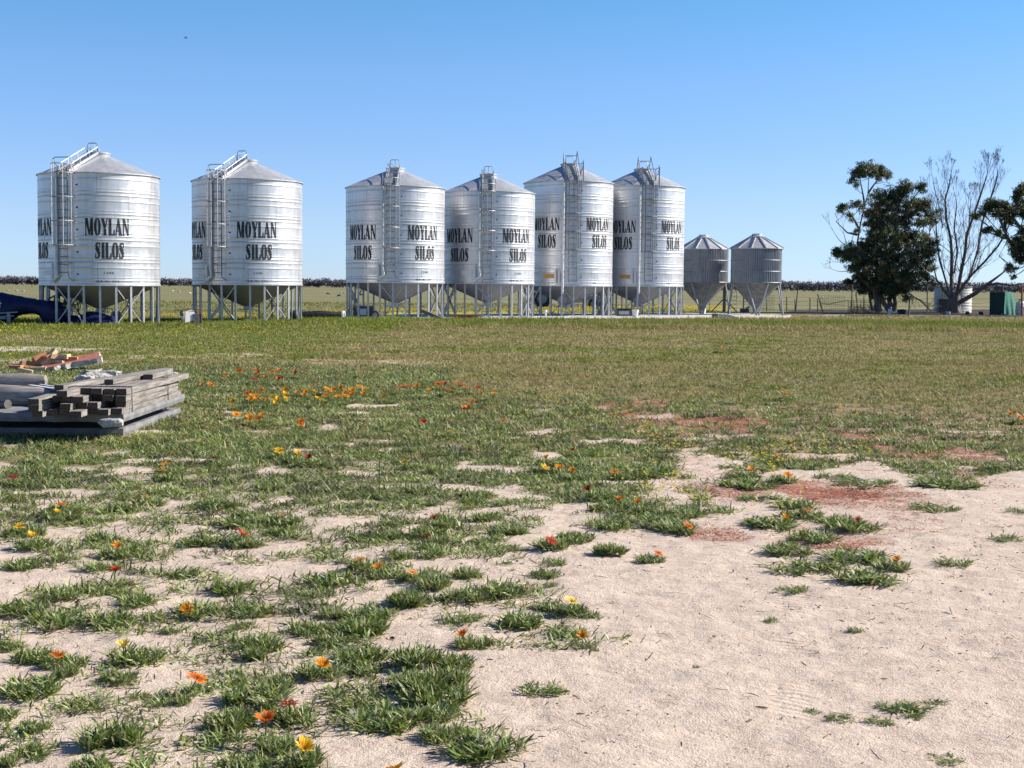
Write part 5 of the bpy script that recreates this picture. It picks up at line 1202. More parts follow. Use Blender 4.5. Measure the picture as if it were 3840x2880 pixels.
# red topped slab and the bricks
g = P(278, 1395, 0); slb = link('red_slab', rough_slab('red_slab', -.56, .42, -.26, .34, 0, .09, M['rubble'], .03, 12, 'all', .07, [M['rubble'], M['redtop']]), None, (g.x - .08, g.y + .35, .10), (R_(6), R_(-11), R_(20))); put(slb, 'red topped broken slab with a ragged pale edge under the bricks', 'slab')
bk = {}
for i, mtn in enumerate(('brick1', 'brick2')):
    for j in range(2):
        r = np.random.default_rng(i * 7 + j); mb = MB().box((0, 0, 0), (.23, .11, .076)); mb.v = [(a + r.normal(0, .004), b__ + r.normal(0, .004), c_ + r.normal(0, .003)) for a, b__, c_ in mb.v]; bk[(i, j)] = mb.mesh('brick', M[mtn])
BR = [(78, 1372, .04, 0, 5, 'orange brick at the left end of the brick pile', 0, 0), (100, 1372, .04, 0, 40, 'orange brick tilted on edge left of the pile', 0, 25), (95, 1392, .04, 1, 10, 'pale brick lying nearest at the lower left', 0, 12), (150, 1385, .04, 1, -4, 'buff brick at the foot of the pile', 0, 0),
      (182, 1383, .04, 1, 60, 'buff brick standing end on beside another', 20, 0), (125, 1362, .05, 0, 20, 'orange brick half buried in the pile', 0, 10), (150, 1352, .13, 0, 12, 'brownish brick in the second layer', 0, 0), (185, 1358, .12, 1, 15, 'buff brick in the second layer', 0, -6), (215, 1355, .13, 1, -40, 'buff brick with a dark frog side', 0, 8),
      (240, 1358, .12, 1, 70, 'pale brick on the red slab', 0, 0), (150, 1336, .22, 0, 35, 'orange brick on the top left', 0, -20), (172, 1337, .22, 0, -35, 'orange brick leaning on the top', 25, 0), (192, 1330, .20, 1, 50, 'pale brick standing steeply at the top', 0, -48), (218, 1338, .20, 1, 25, 'cream brick at the top centre', 0, 10),
      (238, 1336, .19, 1, -20, 'cream brick at the top right', 0, 0), (265, 1346, .15, 0, 8, 'square looking brown brick at the right end', 0, 0), (60, 1378, .04, 0, -10, 'orange brick fallen at the far left', 0, 0)]
for i, (px, py, z, kd, rz, lab, rx, ry) in enumerate(BR):
    p = P(px, py, z); yb_ = min(max(p.y, 22.6), 24.4) if z < .05 else min(p.y, 23.9); p = PD(px, py, yb_); put(link('brick', bk[(kd, i % 2)], None, (p.x, yb_, max(z, min(p.z, z + .06))), (R_(rx), R_(ry), R_(rz))), lab, 'brick', 'bricks in the pile behind the timbers')
# ------------------------------------------------------------------ trees
class Tree:
    def __init__(s, seed): s.r = random.Random(seed); s.mb = MB(); s.tips = []
    def limb(s, p, d, L, r, depth, spread, maxd, up=.25, split=(2, 3), ratio=.72, wig=.12, tip_from=2, rmin=.008, n=None):
        p = Vector(p); d = Vector(d).normalized(); pts = [p.copy()]; rs = [r]; k = 4
        for i in range(k):
            d = (d + Vector((s.r.gauss(0, wig), s.r.gauss(0, wig), s.r.gauss(0, wig) + up * .12))).normalized()
            p = p + d * (L / k); pts.append(p.copy()); rs.append(max(r * (1 - .42 * (i + 1) / k), rmin))
        s.mb.tube(pts, rs, 8 if r > .08 else (5 if r > .03 else 3), cap=False)
        if depth >= tip_from: s.tips.append((p.copy(), d.copy(), depth)); s.tips.append((pts[2], d.copy(), depth))
        if depth >= maxd: return
        m_ = s.r.randint(*split)
        a0 = s.r.random() * 6.28
        for i in range(m_):
            ax = d.orthogonal().normalized(); ax.rotate(Matrix.Rotation(a0 + 6.28 * i / m_ + s.r.gauss(0, .3), 3, d))
            nd_ = d.copy(); nd_.rotate(Matrix.Rotation(R_(spread * s.r.uniform(.6, 1.3)), 3, ax)); nd_.z += up * .5
            s.limb(p, nd_, L * ratio * s.r.uniform(.8, 1.15), rs[-1] * s.r.uniform(.68, .9), depth + 1, spread, maxd, up, split, ratio, wig, tip_from, rmin)
GUMC = 1.9 * np.array([[0.030, 0.042, 0.018], [0.045, 0.055, 0.024], [0.024, 0.033, 0.016], [0.14, 0.10, 0.045], [0.10, 0.105, 0.05]])
def gum_leaves(centres, radii, n_each, size, p=(.3, .3, .2, .08, .12), r=rng, droop=-40):
    """leaf sprays: each centre carries drooping leaves in a clump"""
    C = np.repeat(np.array(centres), n_each, axis=0); Rr = np.repeat(np.array(radii), n_each)
    N = len(C); u = r.standard_normal((N, 3)); u /= np.linalg.norm(u, axis=1)[:, None]
    root = C + u * (Rr * r.random(N) ** .5)[:, None] * np.array([1, 1, .75])
    kk = r.choice(5, len(centres), p=p); tone = (1 + .3 * r.standard_normal(len(centres))).clip(.5, 1.7)
    col = GUMC[np.repeat(kk, n_each)] * np.repeat(tone, n_each)[:, None] * r.uniform(.7, 1.4, (N, 1))
    return strips(root, r.random(N) * 6.28, np.radians(r.normal(droop, 35, N)), size * r.uniform(.6, 1.3, N), size * .28 * r.uniform(.7, 1.3, N), r.uniform(-.4, .4, N), col, 2, .5, .2, r.normal(0, .9, N))
def W(px, py, D): p = PD(px, py, D); return Vector((p.x, D, p.z))
DT = 88.0; sT = DT / F
# dense evergreen: crown outline in photo points (x, y, radius in metres), at its own distance with depth
def crown_tree(name, label, trunks, blobs, per, leaf, seed, D, thick=1.0, pcol=(.3, .3, .2, .08, .12), bare=()):
    r = random.Random(seed); rr = np.random.default_rng(seed); t = thing(name, label, 'tree', (0, 0, 0)); base = trunks[0][0]; t.location = base
    T = Tree(seed); cs, rs = [], []
    for tr in trunks: T.mb.tube([p - base for p in tr], [tr_r for tr_r in np.linspace(.20 * thick, .06 * thick, len(tr))], 9, cap=False)
    hubs = [tr[-1] for tr in trunks] + [tr[len(tr) // 2] for tr in trunks]
    for (px, py, br, n) in blobs:
        c = W(px, py, D + r.uniform(-1.1, 1.1)); hub = min(hubs, key=lambda h: (h - c).length + (2.0 if h.z > c.z else 0)); mid = hub.lerp(c, .55) + Vector((r.gauss(0, .2), r.gauss(0, .2), -.15))
        T.mb.tube([hub - base, mid - base, c - base], [.05 * thick, .032 * thick, .016], 5, cap=False)
        for _ in range(int(n * 1.35)):
            v = Vector((r.gauss(0, 1), r.gauss(0, 1), r.gauss(0, 1))).normalized() * br * r.random() ** .45 * (1.45 if r.random() < .16 else 1); v.z *= .8
            q_ = c + v; cs.append(q_ - base); rs.append(r.uniform(.12, .33)); T.mb.tube([mid.lerp(c, r.random()) - base, q_ - base], [.018, .008], 3, cap=False)
    for (p0, d0, L0, r0_) in bare: T.limb(p0 - base, d0, L0, r0_, 0, 22, 3, .2, (2, 2), .74, .14, 9, .008)
    T.mb.build('trunk', M['bark'], t, smooth=60)
    V, Q, C = gum_leaves(cs, rs, per, leaf, pcol, rr); link('crown', np_mesh('crown', V, Q, M['gum'], C), t)
    return t
def tr(*pts, D=DT): return [W(x, y, D) if y is not None else None for x, y in pts]
Zc = lambda zx, zy: (3000 + zx / 2.37, 560 + zy / 2.37)
def bl(lst): return [(*Zc(a, b_), r_, n) for a, b_, r_, n in lst]
dense = bl([(720, 440, .75, 30), (660, 560, .75, 30), (800, 480, .9, 38), (870, 380, .6, 24), (940, 330, .55, 20), (960, 480, .8, 30), (1060, 520, .6, 20), (1080, 340, .45, 14), (1120, 480, .5, 12), (1160, 560, .55, 14), (720, 640, .95, 44), (640, 700, .7, 28),
            (830, 640, .95, 44), (950, 600, .9, 34), (1060, 640, .45, 10), (1160, 640, .4, 8), (760, 780, 1.0, 46), (640, 820, .8, 34), (880, 780, 1.0, 46), (1000, 780, .8, 26), (1100, 820, .7, 22), (1190, 830, .5, 14), (560, 880, .7, 30), (440, 880, .55, 20), (360, 900, .45, 14), (310, 920, .3, 8),
            (480, 960, .6, 24), (420, 950, .4, 12), (640, 940, 1.0, 48), (780, 930, 1.0, 46), (920, 920, 1.0, 44), (1050, 930, .8, 28), (1150, 930, .65, 20), (560, 1020, .75, 32), (480, 1050, .45, 14), (680, 1060, 1.0, 46), (820, 1060, 1.0, 46), (960, 1060, .95, 38), (1080, 1060, .7, 22), (1160, 1040, .4, 10),
            (600, 1150, .8, 34), (740, 1170, .9, 40), (880, 1160, .9, 38), (1000, 1160, .7, 20), (1120, 1140, .4, 9), (1190, 1180, .35, 8), (640, 1240, .6, 22), (760, 1260, .65, 24), (880, 1240, .6, 18), (560, 1250, .4, 12), (440, 1180, .25, 6), (540, 1180, .35, 10), (960, 1310, .3, 7), (520, 1130, .4, 12), (420, 1170, .2, 5)])
bx = lambda zx, zy: W(*Zc(zx, zy), DT)
g0 = W(*Zc(800, 1445), DT)
crown_tree('gum_tree', 'dense dark evergreen gum tree with many low trunks', [[bx(835, 1440), bx(850, 1360), bx(830, 1250), bx(820, 1000), bx(840, 700)], [bx(800, 1440), bx(740, 1360), bx(700, 1250), bx(680, 1000), bx(690, 700)], [bx(670, 1440), bx(680, 1370), bx(660, 1250), bx(600, 1050)], [bx(700, 1440), bx(700, 1330), bx(720, 1200), bx(760, 900)], [bx(810, 1400), bx(790, 1330), bx(860, 1250), bx(960, 1100), bx(1010, 850)]], dense, 42, .16, 21, DT, .9, (.28, .28, .2, .12, .12), [(bx(420, 860), (-.35, 0, 1), .8, .03), (bx(400, 850), (-.8, 0, .7), .9, .03), (bx(450, 860), (.05, .1, 1), .8, .028), (bx(430, 1080), (-1, 0, -.25), .7, .025), (bx(400, 1000), (-1, .1, .1), .5, .02), (bx(1050, 720), (.7, 0, .8), .8, .03), (bx(1000, 400), (.3, 0, 1), .4, .02)])
slim = bl([(500, 200, .35, 16), (560, 160, .38, 20), (630, 160, .40, 22), (700, 180, .42, 22), (760, 210, .35, 16), (790, 240, .2, 6), (600, 210, .35, 14), (470, 260, .22, 6), (500, 310, .2, 5), (450, 290, .15, 3), (690, 240, .3, 9), (540, 230, .3, 9),
           (400, 500, .28, 9), (370, 520, .25, 8), (480, 480, .28, 8), (430, 580, .22, 5), (520, 470, .2, 5), (350, 540, .15, 3), (560, 500, .2, 4), (450, 620, .15, 3), (500, 720, .2, 5)])
D2 = DT + 1.5; by = lambda zx, zy: W(*Zc(zx, zy), D2)
crown_tree('gum_tree', 'slender leaning gum tree with an umbrella crown, behind the dense one', [[by(640, 1430), by(600, 1200), by(510, 830), by(540, 650), by(575, 500), by(605, 390), by(610, 260)], [by(575, 500), by(560, 400), by(530, 250)], [by(605, 390), by(660, 310), by(720, 230)], [by(520, 700), by(470, 600), by(410, 520)], [by(510, 760), by(420, 740), by(320, 640)]], slim, 40, .14, 33, D2, .38)
# bare tree
rb_ = lambda zx, zy, D=90.0: W(*Zc(zx, zy), D)
t = thing('dead_tree', 'leafless pale tree with many fine upward twigs', 'tree'); base = rb_(1370, 1440); t.location = base
T = Tree(8); T.tips = []
def way(pts, r0_, r1_, sub=True, seed_=0, dep=1):
    ps = [rb_(a, b_, 90 + c) - base for a, b_, c in pts]; k = len(ps); r0_ *= .5; rs = list(np.linspace(r0_, r1_, k)); T.mb.tube(ps, rs, 8, cap=False)
    if sub:
        for i in range(1, k):
            for _ in range(3):
                f_ = T.r.random(); p = ps[i - 1].lerp(ps[i], f_); d = (ps[i] - ps[i - 1]).normalized()
                nd_ = (d + Vector((T.r.gauss(0, .45), T.r.gauss(0, .45), T.r.uniform(0, .55)))).normalized()
                T.limb(p, nd_, T.r.uniform(.55, .95), max(rs[i] * .34, .015), 0, 22, 3, .38, (2, 3), .74, .09, 9, .0065)
        T.limb(ps[-1], ps[-1] - ps[-2], .62, r1_ * .8, 0, 17, 4, .32, (2, 3), .76, .08, 9, .008)
T.mb.tube([Vector((0, 0, -.1)), Vector((.0, 0, .5)), rb_(1375, 1300) - base], [.48, .40, .35], 12, cap=False)
way([(1350, 1310, 0), (1345, 1150, .3), (1350, 950, .5), (1340, 800, .6), (1300, 620, .8), (1290, 450, 1.0), (1330, 300, 1.0)], .26, .05)
way([(1395, 1300, 0), (1430, 1100, -.4), (1470, 900, -.5), (1480, 760, -.6), (1540, 600, -.8), (1600, 420, -.8), (1640, 300, -.9)], .25, .05)
way([(1380, 1290, 0), (1500, 1150, .5), (1580, 900, .8), (1620, 650, 1.0), (1700, 420, 1.2), (1740, 300, 1.2)], .20, .05)
way([(1410, 1280, 0), (1520, 1120, -1), (1640, 1000, -1.5), (1760, 860, -1.7), (1830, 740, -1.7)], .17, .05)
way([(1330, 1300, 0), (1290, 1150, -.5), (1240, 980, -.9), (1215, 800, -1.2), (1210, 680, -1.2)], .13, .04)
way([(1370, 1100, .3), (1400, 900, .6), (1370, 700, .9), (1390, 520, 1.1)], .12, .04)
way([(1470, 900, -.5), (1500, 700, 0), (1510, 550, .2)], .10, .035)
way([(1270, 700, .8), (1240, 520, .8), (1190, 330, .8)], .07, .03)
T.mb.tube([rb_(1400, 1370) - base, rb_(1470, 1330, 89.4) - base, rb_(1560, 1280, 89) - base, rb_(1650, 1210, 88.6) - base, rb_(1720, 1160, 88) - base, rb_(1800, 1100, 87.5) - base, rb_(1850, 1040, 87) - base], [.16, .15, .13, .11, .08, .05, .03], 8, cap=False)
T.mb.tube([rb_(1650, 1210, 88.6) - base, rb_(1760, 1190, 88) - base, rb_(1880, 1210, 88) - base, rb_(1990, 1190, 87.5) - base], [.09, .07, .05, .03], 6, cap=False)
T.mb.tube([rb_(1340, 1320) - base, rb_(1270, 1240, 89.5) - base, rb_(1215, 1160, 89) - base, rb_(1190, 1050, 89) - base], [.13, .09, .06, .03], 6, cap=False)
T.mb.build('trunk', M['bark'], t, smooth=60)
# tree reaching in from the right
D3 = 87.0; bz = lambda zx, zy: W(*Zc(zx, zy), D3)
rt = bl([(1950, 380, .45, 26), (2000, 350, .5, 22), (1930, 430, .28, 10), (1700, 480, .4, 20), (1660, 520, .3, 12), (1780, 490, .45, 24), (1850, 520, .45, 22), (1750, 560, .4, 18), (1830, 600, .4, 16), (1560, 590, .25, 9), (1620, 560, .2, 6), (1900, 580, .3, 10), (1960, 480, .4, 16), (1990, 560, .4, 16), (1860, 640, .2, 6), (1700, 700, .25, 7), (1640, 720, .2, 5), (1760, 740, .25, 7), (1800, 680, .2, 5),
         (1950, 800, .5, 26), (1920, 860, .5, 26), (1980, 880, .5, 26), (1960, 950, .45, 20), (2010, 960, .45, 18), (1900, 920, .3, 10), (1990, 720, .4, 14), (1880, 1060, .28, 9), (1850, 1030, .18, 4), (1900, 1130, .15, 3), (2060, 500, .7, 30), (2100, 700, .9, 40), (2080, 900, .8, 34), (2160, 500, .9, 36), (2200, 800, 1.0, 40)])
crown_tree('gum_tree', 'drooping leafy gum tree reaching in from the right edge', [[bz(2130, 1450), bz(2120, 1250), bz(2080, 1000), bz(2060, 700), bz(2050, 450)], [bz(2080, 1050), bz(1960, 930), bz(1850, 800), bz(1750, 560)], [bz(2080, 900), bz(1960, 700), bz(1860, 560)]], rt, 38, .16, 55, D3, .9)
# fallen branch
t = thing('fallen_branch', 'dead branch slanting to the ground right of the dense tree', 'branch'); base = W(*Zc(1160, 1440), 87.5); t.location = base; T = Tree(17)
pts = [W(*Zc(a, b_), 87.5) - base for a, b_ in [(950, 1260), (1010, 1310), (1080, 1350), (1130, 1400), (1165, 1435)]]; T.mb.tube(pts, [.04, .05, .06, .05, .03], 6)
for i in range(1, 5):
    for _ in range(3): T.limb(pts[i], Vector((T.r.uniform(-.2, .8), T.r.gauss(0, .5), T.r.uniform(-.5, .5))), .5, .022, 0, 28, 2, 0, (2, 2), .7, .15, 9, .009)
T.mb.build('twigs', M['twig'], t)

# ------------------------------------------------------------------ fence and things along the garden at the right
DF = 92.0
def wl(px, py, D=DF): p = PD(px, py, D); return (p.x, D, p.z)
t = thing('wire_fence', 'wire fence on thin crooked grey posts running behind the trees', 'fence', (0, 0, 0))
def z5(a, b_): return (2600 + a / 3.456, 1050 + b_ / 3.456)
def z8(a, b_): return (3000 + a / 2.37, 560 + b_ / 2.37)
posts = [(z5(1210, 400), z5(1210, 215), .04), (z5(1325, 395), z5(1357, 90), .045), (z5(1512, 400), z5(1512, 228), .04), (z5(1680, 395), z5(1610, 180), .045), (z5(1132, 400), z5(1112, 305), .05), (z5(215, 385), z5(212, 290), .03), (z5(1608, 390), z5(1608, 240), .03), (z5(950, 395), z5(950, 240), .03), (z5(1320, 395), z5(1315, 245), .03),
         (z8(462, 1340), z8(462, 1200), .04), (z8(515, 1380), z8(498, 1270), .04), (z8(565, 1370), z8(570, 1285), .04), (z8(1132, 1400), z8(1132, 1185), .045), (z8(1267, 1400), z8(1267, 1230), .04), (z8(1690, 1430), z8(1690, 1240), .035), (z8(1803, 1430), z8(1803, 1205), .05), (z8(2060, 1430), z8(2060, 1220), .05)]
for a, b_, r_ in posts:
    lo, hi = Vector(wl(*a)), Vector(wl(*b_)); lo.z = min(lo.z, 0) - .03
    MB().tube([lo, hi], [r_, r_ * .85], 6).build('post', M['post'], t)
mb = MB()
for zz in (.18, .42, .66, .9):
    pp = []
    for i in range(40):
        x_ = 12.6 + i * .62; pp.append((x_, DF + .05 * math.sin(i), zz + .05 * math.sin(i * 1.3 + zz * 9) - .02 * (i % 5 == 2)))
    mb.tube(pp, .009, 3)
for (xa, xb) in ((15.6, 17.0), (19.9, 21.6)):
    n = 14
    for i in range(n + 1): x_ = xa + (xb - xa) * i / n; mb.tube([(x_, DF + .06, .05), (x_, DF + .06, 1.05)], .007, 3)
    for i in range(8): mb.tube([(xa, DF + .06, .08 + .135 * i), (xb, DF + .06, .08 + .135 * i)], .007, 3)
mb.tube([wl(*z5(1640, 300)), wl(*z5(1760, 312)), wl(*z5(1900, 280)), wl(*z5(2010, 262))], .018, 4)
mb.build('wires', M['darksteel'], t)
def lone_post(a, b_, D, r_, lab, mat='post'):
    lo, hi = Vector(wl(*a, D)), Vector(wl(*b_, D)); lo.z = -.05; put(MB().tube([lo - lo, hi - lo], [r_, r_ * .9], 7).build('post', M[mat], None, lo), lab, 'post')
lone_post(z8(965, 1480), z8(977, 1320), 81, .05, 'dark wooden post standing in front of the dense tree')
lone_post(z8(1972, 1500), z8(1972, 1210), 79.5, .055, 'rusty red post at the right edge of the garden', 'rust')
# wire cage with dead brush
p = W(*z8(575, 1440), 89); t = thing('brush_cage', 'wire mesh cage full of dead brush left of the dense tree', 'cage', (p.x, 89, 0)); mb = MB()
for i in range(26): a = 6.283 * i / 26; mb.tube([(2.0 * .6 * math.cos(a) * .9, .5 * math.sin(a), 0), (1.2 * math.cos(a) * .9, .5 * math.sin(a), .78)], .008, 3)
for z in (.05, .2, .35, .5, .65, .78): mb.tube([(1.08 * math.cos(6.283 * i / 26), .5 * math.sin(6.283 * i / 26), z) for i in range(27)], .008, 3)
mb.build('mesh_wall', M['darksteel'], t); T = Tree(91)
for _ in range(70): T.limb((T.r.uniform(-.9, .9), T.r.gauss(0, .2), 0), (T.r.gauss(0, .6), T.r.gauss(0, .4), 1), .32, .012, 0, 35, 1, 0, (2, 3), .7, .2, 9, .006)
T.mb.build('brush', M['twig'], t)
# corrugated tank behind the bare tree
p = W(*z8(1355, 1440), 94); t = thing('water_tank', 'round white tank with horizontal corrugations behind the leafless tree', 'water tank', (p.x, 94, 0)); prof = []
H_ = 1.66; n_ = 150
for i in range(n_ + 1): z = H_ * i / n_; prof.append((1.20 + .022 * math.sin(z / H_ * 17 * 2 * math.pi), z))
MB().lathe(prof, 64).build('wall', M['whitesteel'], t, smooth=60); MB().lathe([(1.26, H_ + .0), (1.26, H_ + .05), (.001, H_ + .16)], 48).build('roof', M['oldzinc'], t, smooth=30)
p = W(*z8(1265, 1440), 91.5); mb = MB().box((0, 0, .45), (.62, .5, .90)); mb.box((0, -.26, .45), (.5, .02, .74)); mb.box((.18, -.28, .45), (.03, .03, .2)); put(mb.build('cabinet', M['darksteel'], None, (p.x, 91.5, 0)), 'dark metal cabinet standing before the white tank', 'cabinet')
p = W(*z8(1315, 1440), 87); put(MB().lathe([(.13, 0), (.17, .16), (.18, .16), (.15, .16), (.11, .02), (.001, .02)], 18).build('tub', M['white'], None, (p.x, 87, 0), smooth=40), 'small white tub left of the leafless trunk', 'tub')
pts = [W(*z8(a, b_), 88.6) for a, b_ in [(1418, 1440), (1406, 1420), (1406, 1400), (1416, 1388), (1426, 1385)]]; put(MB().tube(pts, .035, 8).build('hose_loop', M['white'], smooth=50), 'bent white hose at the foot of the leafless tree', 'hose')
# shade cloth enclosure
p = W(*z8(1800, 1470), 84.5); t = thing('shade_cloth_shelter', 'small box frame hung with green shade cloth, coloured darker on its shaded faces', 'shelter', (p.x, 84.5, 0), R_(-52)); t.scale = (.9, .9, 1.0); mb = MB()
for x_ in (-.60, .42):
    for y_ in (-.5, .5): mb.box((x_, y_, .68), (.05, .05, 1.36))
mb.box((-.09, -.5, 1.36), (1.07, .05, .05)); mb.box((-.09, .5, 1.36), (1.07, .05, .05)); mb.box((-.6, 0, 1.36), (.05, .95, .05)); mb.box((.42, 0, 1.36), (.05, .95, .05)); mb.build('frame', M['post'], t)
def cloth(name, a, b_, c, d, seed, amp):
    nx_, nz_ = 14, 12; vs = []; A_, B_, C_, D_ = map(Vector, (a, b_, c, d)); nrm = (B_ - A_).cross(D_ - A_).normalized()
    for j in range(nz_):
        for i in range(nx_):
            u, v = i / (nx_ - 1), j / (nz_ - 1); q_ = A_.lerp(B_, u).lerp(D_.lerp(C_, u), v); q_ = q_ + nrm * amp * (math.sin(u * 14 + seed + v * 2) * (1.1 - v) + .6 * math.sin(u * 5 - v * 6)); vs.append(q_)
    mb = MB().add(vs, [(j * nx_ + i, j * nx_ + i + 1, (j + 1) * nx_ + i + 1, (j + 1) * nx_ + i) for j in range(nz_ - 1) for i in range(nx_ - 1)]); return mb.build(name, M['litcloth' if name == 'side_cloth' else 'shadedcloth'], t, smooth=80)
cloth('front_cloth', (-.63, -.55, .03), (.42, -.55, .03), (.42, -.55, 1.37), (-.63, -.55, 1.37), 0, .012); cloth('side_cloth', (.47, -.55, .03), (.68, .45, .03), (.47, .5, 1.40), (.47, -.52, 1.40), 2, .03); cloth('back_cloth', (.42, .55, .03), (-.63, .55, .03), (-.63, .55, 1.37), (.42, .55, 1.37), 1, .012); cloth('left_cloth', (-.66, .5, .03), (-.66, -.5, .03), (-.66, -.5, 1.37), (-.66, .5, 1.37), 1, .012)
MB().box((-.09, 0, 1.405), (1.12, 1.1, .012)).build('top_cloth', M['shadedcloth'], t)
p = W(*z8(1812, 1472), 83); put(MB().lathe([(.12, 0), (.17, .1), (.18, .1), (.16, .1), (.1, .02), (.001, .02)], 18).build('basin', M['bluepl'], None, (p.x, 83, .0), smooth=40), 'pale blue basin in front of the green shelter', 'basin')
p = W(*z8(1958, 1465), 85.5); t = thing('drum', 'white plastic drum standing right of the green shelter', 'drum', (p.x, 85.5, 0)); MB().lathe([(.26, 0), (.29, .05), (.29, .5), (.30, .52), (.29, .54), (.28, .72), (.12, .86), (.10, .86), (.10, .92), (.001, .92)], 24).build('body', M['white'], t, smooth=40); MB().lathe([(.11, .92), (.11, .97), (.001, .97)], 16).build('cap', M['rust'], t)
for i, (a, b_, s, mt_, lab, nm) in enumerate([(800, 1440, (.13, .1, .17), 'plate', 'pale rounded stone at the foot of the dense tree', 'stone'), (905, 1440, (.24, .2, .16), 'rubber', 'black shapeless bundle right of the dense trunk', 'bundle'), (1490, 1440, (.12, .1, .1), 'rubber', 'small black lump before the white tank', 'lump'), (1612, 1443, (.14, .12, .12), 'rubber', 'small black lump left of the green shelter', 'lump'), (875, 1448, (.16, .1, .06), 'concrete', 'flat pale stone beside the black bundle', 'stone')]):
    p = W(*z8(a, b_), 86); put(link(nm, rock(nm, s, M[mt_], 40 + i), None, (p.x, 86, s[2] * .75)), lab, nm)

# ------------------------------------------------------------------ sheep, bird, far woodland
def sheep_mesh(mat, seed, graze):
    r = np.random.default_rng(seed); mb = MB()
    mb.tube([(-.50, 0, .56), (-.42, 0, .60), (-.2, 0, .60), (.1, 0, .58), (.38, 0, .60), (.48, 0, .62), (.60, 0, .68 if not graze else .48), (.66, 0, .74 if not graze else .34)], [.08, .19, .25, .26, .22, .17, .10, .085], 10)
    hz = .80 if not graze else .22; mb.tube([(.62, 0, hz), (.72, 0, hz + .02), (.86, 0, hz - .08), (.90, 0, hz - .11)], [.07, .085, .055, .03], 8)
    for s in (-1, 1): mb.tube([(.66, s * .05, hz + .05), (.64, s * .16, hz + .03)], [.03, .012], 5)
    for x_ in (-.33, .32):
        for s in (-.11, .11): mb.tube([(x_, s, .5), (x_ + (.02 if x_ > 0 else -.04), s, .26), (x_, s, 0)], [.07, .04, .03], 6)
    mb.tube([(-.5, 0, .6), (-.57, 0, .48), (-.57, 0, .38)], [.05, .035, .02], 5); return mb.mesh('sheep', mat, 60)
SH = [sheep_mesh(M['wool'], 1, True), sheep_mesh(M['wool'], 2, False), sheep_mesh(M['darkwool'], 3, True)]
SHP = [(30, 1093, 1), (61, 1094, 0), (87, 1095, 1), (75, 1077, 0), (120, 1077, 2), (646, 1096, 1), (671, 1098, 0), (710, 1105, 0), (746, 1104, 1), (1229, 1106, 2), (1272, 1114, 2), (1278, 1103, 1), (1291, 1102, 0), (1355, 1110, 2), (1697, 1111, 2), (660, 1085, 0), (800, 1090, 0), (1120, 1096, 0), (50, 1085, 0), (690, 1079, 0), (3085, 1122, 0)]
for i, (px, py, kd) in enumerate(SHP):
    p = P(px, py, -2.5); 
    if kd == 2: lab, grp = 'dark sheep far out in the paddock', 'dark sheep in the paddock'
    else: lab, grp = 'pale woolly sheep far out in the paddock', 'pale sheep in the paddock'
    tag(link('sheep', SH[kd], None, (p.x, p.y, gzf(p.x, p.y)), (0, 0, rng.choice([0, 3.1, .5, 2.6]))), lab, 'sheep', grp)
p = PD(697, 142, 150); mb = MB(); mb.tube([(-.17, 0, .02), (-.1, 0, 0), (.02, 0, 0), (.1, 0, .02), (.16, 0, .03)], [.02, .05, .055, .035, .01], 8)
for s in (-1, 1): mb.add([(-.06, 0, .02), (.07, 0, .02), (.02, s * .20, .10), (-.05, s * .19, .10), (-.07, s * .36, .03), (-.03, s * .38, .03)], [(0, 1, 2, 3), (3, 2, 5, 4)])
mb.add([(-.14, -.02, .02), (-.14, .02, .02), (-.27, .06, .02), (-.27, -.06, .02)], [(0, 1, 2, 3)])
put(mb.build('bird', M['feather'], None, p, (R_(35), R_(28), R_(10)), smooth=60), 'small dark bird flying high in the sky at left', 'bird')
DW = 1650.0; rw = np.random.default_rng(77); wb = NB(); cs, rr_, hh_ = [], [], []
x_ = -760.0
def far_h(x):
    px = 1920 + x / DW * F
    h = 9.8 + 2.8 * float(fbm(np.array([x]), np.array([0.]), .016, 5, 3)[0])
    if px < 1300: h -= 1.5
    if 180 < px < 290: h += 3.2
    if px > 2900: h += 1.0
    return h
while x_ < 760:
    h = far_h(x_) * rw.uniform(.82, 1.12)
    for row in range(2): cs.append((x_ + rw.normal(0, 2), DW + 14 * row + rw.normal(0, 4), h)); rr_.append(rw.uniform(3.5, 6.5))
    x_ += rw.uniform(2.6, 4.4)
cs = np.array(cs); N = len(cs); per = 110
C3 = np.repeat(cs, per, axis=0); RR = np.repeat(np.array(rr_), per); u = rw.standard_normal((N * per, 3)); u /= np.linalg.norm(u, axis=1)[:, None]; rad = rw.random(N * per) ** .4
hz = C3[:, 2]; root = np.stack([C3[:, 0] + u[:, 0] * RR * rad, C3[:, 1] + u[:, 1] * RR * rad, -2.5 + hz * .55 + u[:, 2] * rad * hz * .45], 1)
tone = np.repeat(rw.uniform(.7, 1.4, N), per)[:, None]
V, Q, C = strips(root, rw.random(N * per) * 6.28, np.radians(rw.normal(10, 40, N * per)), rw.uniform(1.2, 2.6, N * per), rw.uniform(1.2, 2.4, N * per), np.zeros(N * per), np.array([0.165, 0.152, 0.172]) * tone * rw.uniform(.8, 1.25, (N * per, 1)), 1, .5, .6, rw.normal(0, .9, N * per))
o = link('woodland', np_mesh('woodland', V, Q, M['wood_far'], C)); tag(o, 'long dark band of low scrub along the horizon', 'woodland', kind='stuff')

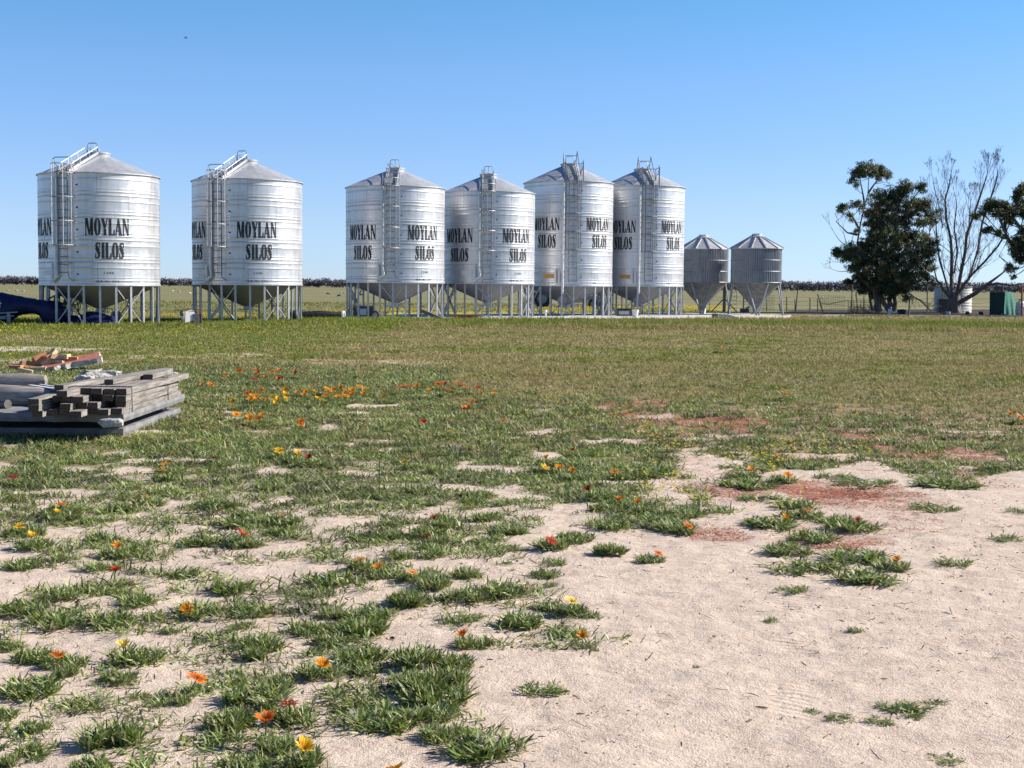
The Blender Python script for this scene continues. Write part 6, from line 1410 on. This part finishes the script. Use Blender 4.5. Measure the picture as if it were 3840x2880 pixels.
# ------------------------------------------------------------------ light
SUN_B, SUN_E = R_(79), R_(33)
w = bpy.data.worlds.new('World'); sc.world = w; w.use_nodes = True; nt = w.node_tree; bg = nt.nodes['Background']
sky = nt.nodes.new('ShaderNodeTexSky'); sky.sky_type = 'NISHITA'; sky.sun_disc = False; sky.sun_elevation = SUN_E; sky.sun_rotation = SUN_B; sky.air_density = 1.0; sky.dust_density = 0.1; sky.ozone_density = 3.5; sky.altitude = 100
bg.inputs['Strength'].default_value = 0.066
# sky model tinted bluer low down, and dimmed overhead to lessen fill light
tc = nt.nodes.new('ShaderNodeTexCoord'); sx_ = nt.nodes.new('ShaderNodeSeparateXYZ'); nt.links.new(tc.outputs['Generated'], sx_.inputs[0])
m4 = nt.nodes.new('ShaderNodeMath'); m4.operation = 'MULTIPLY'; m4.inputs[1].default_value = 1; nt.links.new(sx_.outputs['Z'], m4.inputs[0])
rp = ramp(nt, m4.outputs[0], [(0.0, (.36, .49, .80)), (0.02, (.355, .47, .77)), (0.05, (.38, .45, .67)), (0.096, (.375, .45, .635)), (0.144, (.365, .472, .628)), (0.198, (.30, .482, .605)), (0.42, (.22, .36, .50)), (1.0, (.15, .26, .40))])
mx = nt.nodes.new('ShaderNodeMix'); mx.data_type = 'RGBA'; mx.blend_type = 'MULTIPLY'; mx.inputs[0].default_value = 1
nt.links.new(sky.outputs[0], mx.inputs[6]); nt.links.new(rp.outputs[0], mx.inputs[7])
m2 = nt.nodes.new('ShaderNodeVectorMath'); m2.operation = 'SCALE'; m2.inputs['Scale'].default_value = 2.0; nt.links.new(mx.outputs[2], m2.inputs[0]); nt.links.new(m2.outputs[0], bg.inputs['Color'])
sl_ = bpy.data.lights.new('sun', 'SUN'); sl_.energy = 4.8; sl_.angle = R_(.53); sl_.color = (1.0, .925, .81); so = bpy.data.objects.new('sun', sl_); COL.objects.link(so)
dirv = Vector((math.sin(SUN_B) * math.cos(SUN_E), math.cos(SUN_B) * math.cos(SUN_E), math.sin(SUN_E))); so.rotation_euler = dirv.to_track_quat('Z', 'Y').to_euler(); so.location = (20, 5, 30)
sc.view_settings.view_transform = 'Standard'; sc.view_settings.look = 'None'; sc.view_settings.exposure = 0.98; sc.view_settings.gamma = 1
sc.render.engine = 'CYCLES'; sc.cycles.use_denoising = True; sc.cycles.max_bounces = 6; sc.cycles.transparent_max_bounces = 4
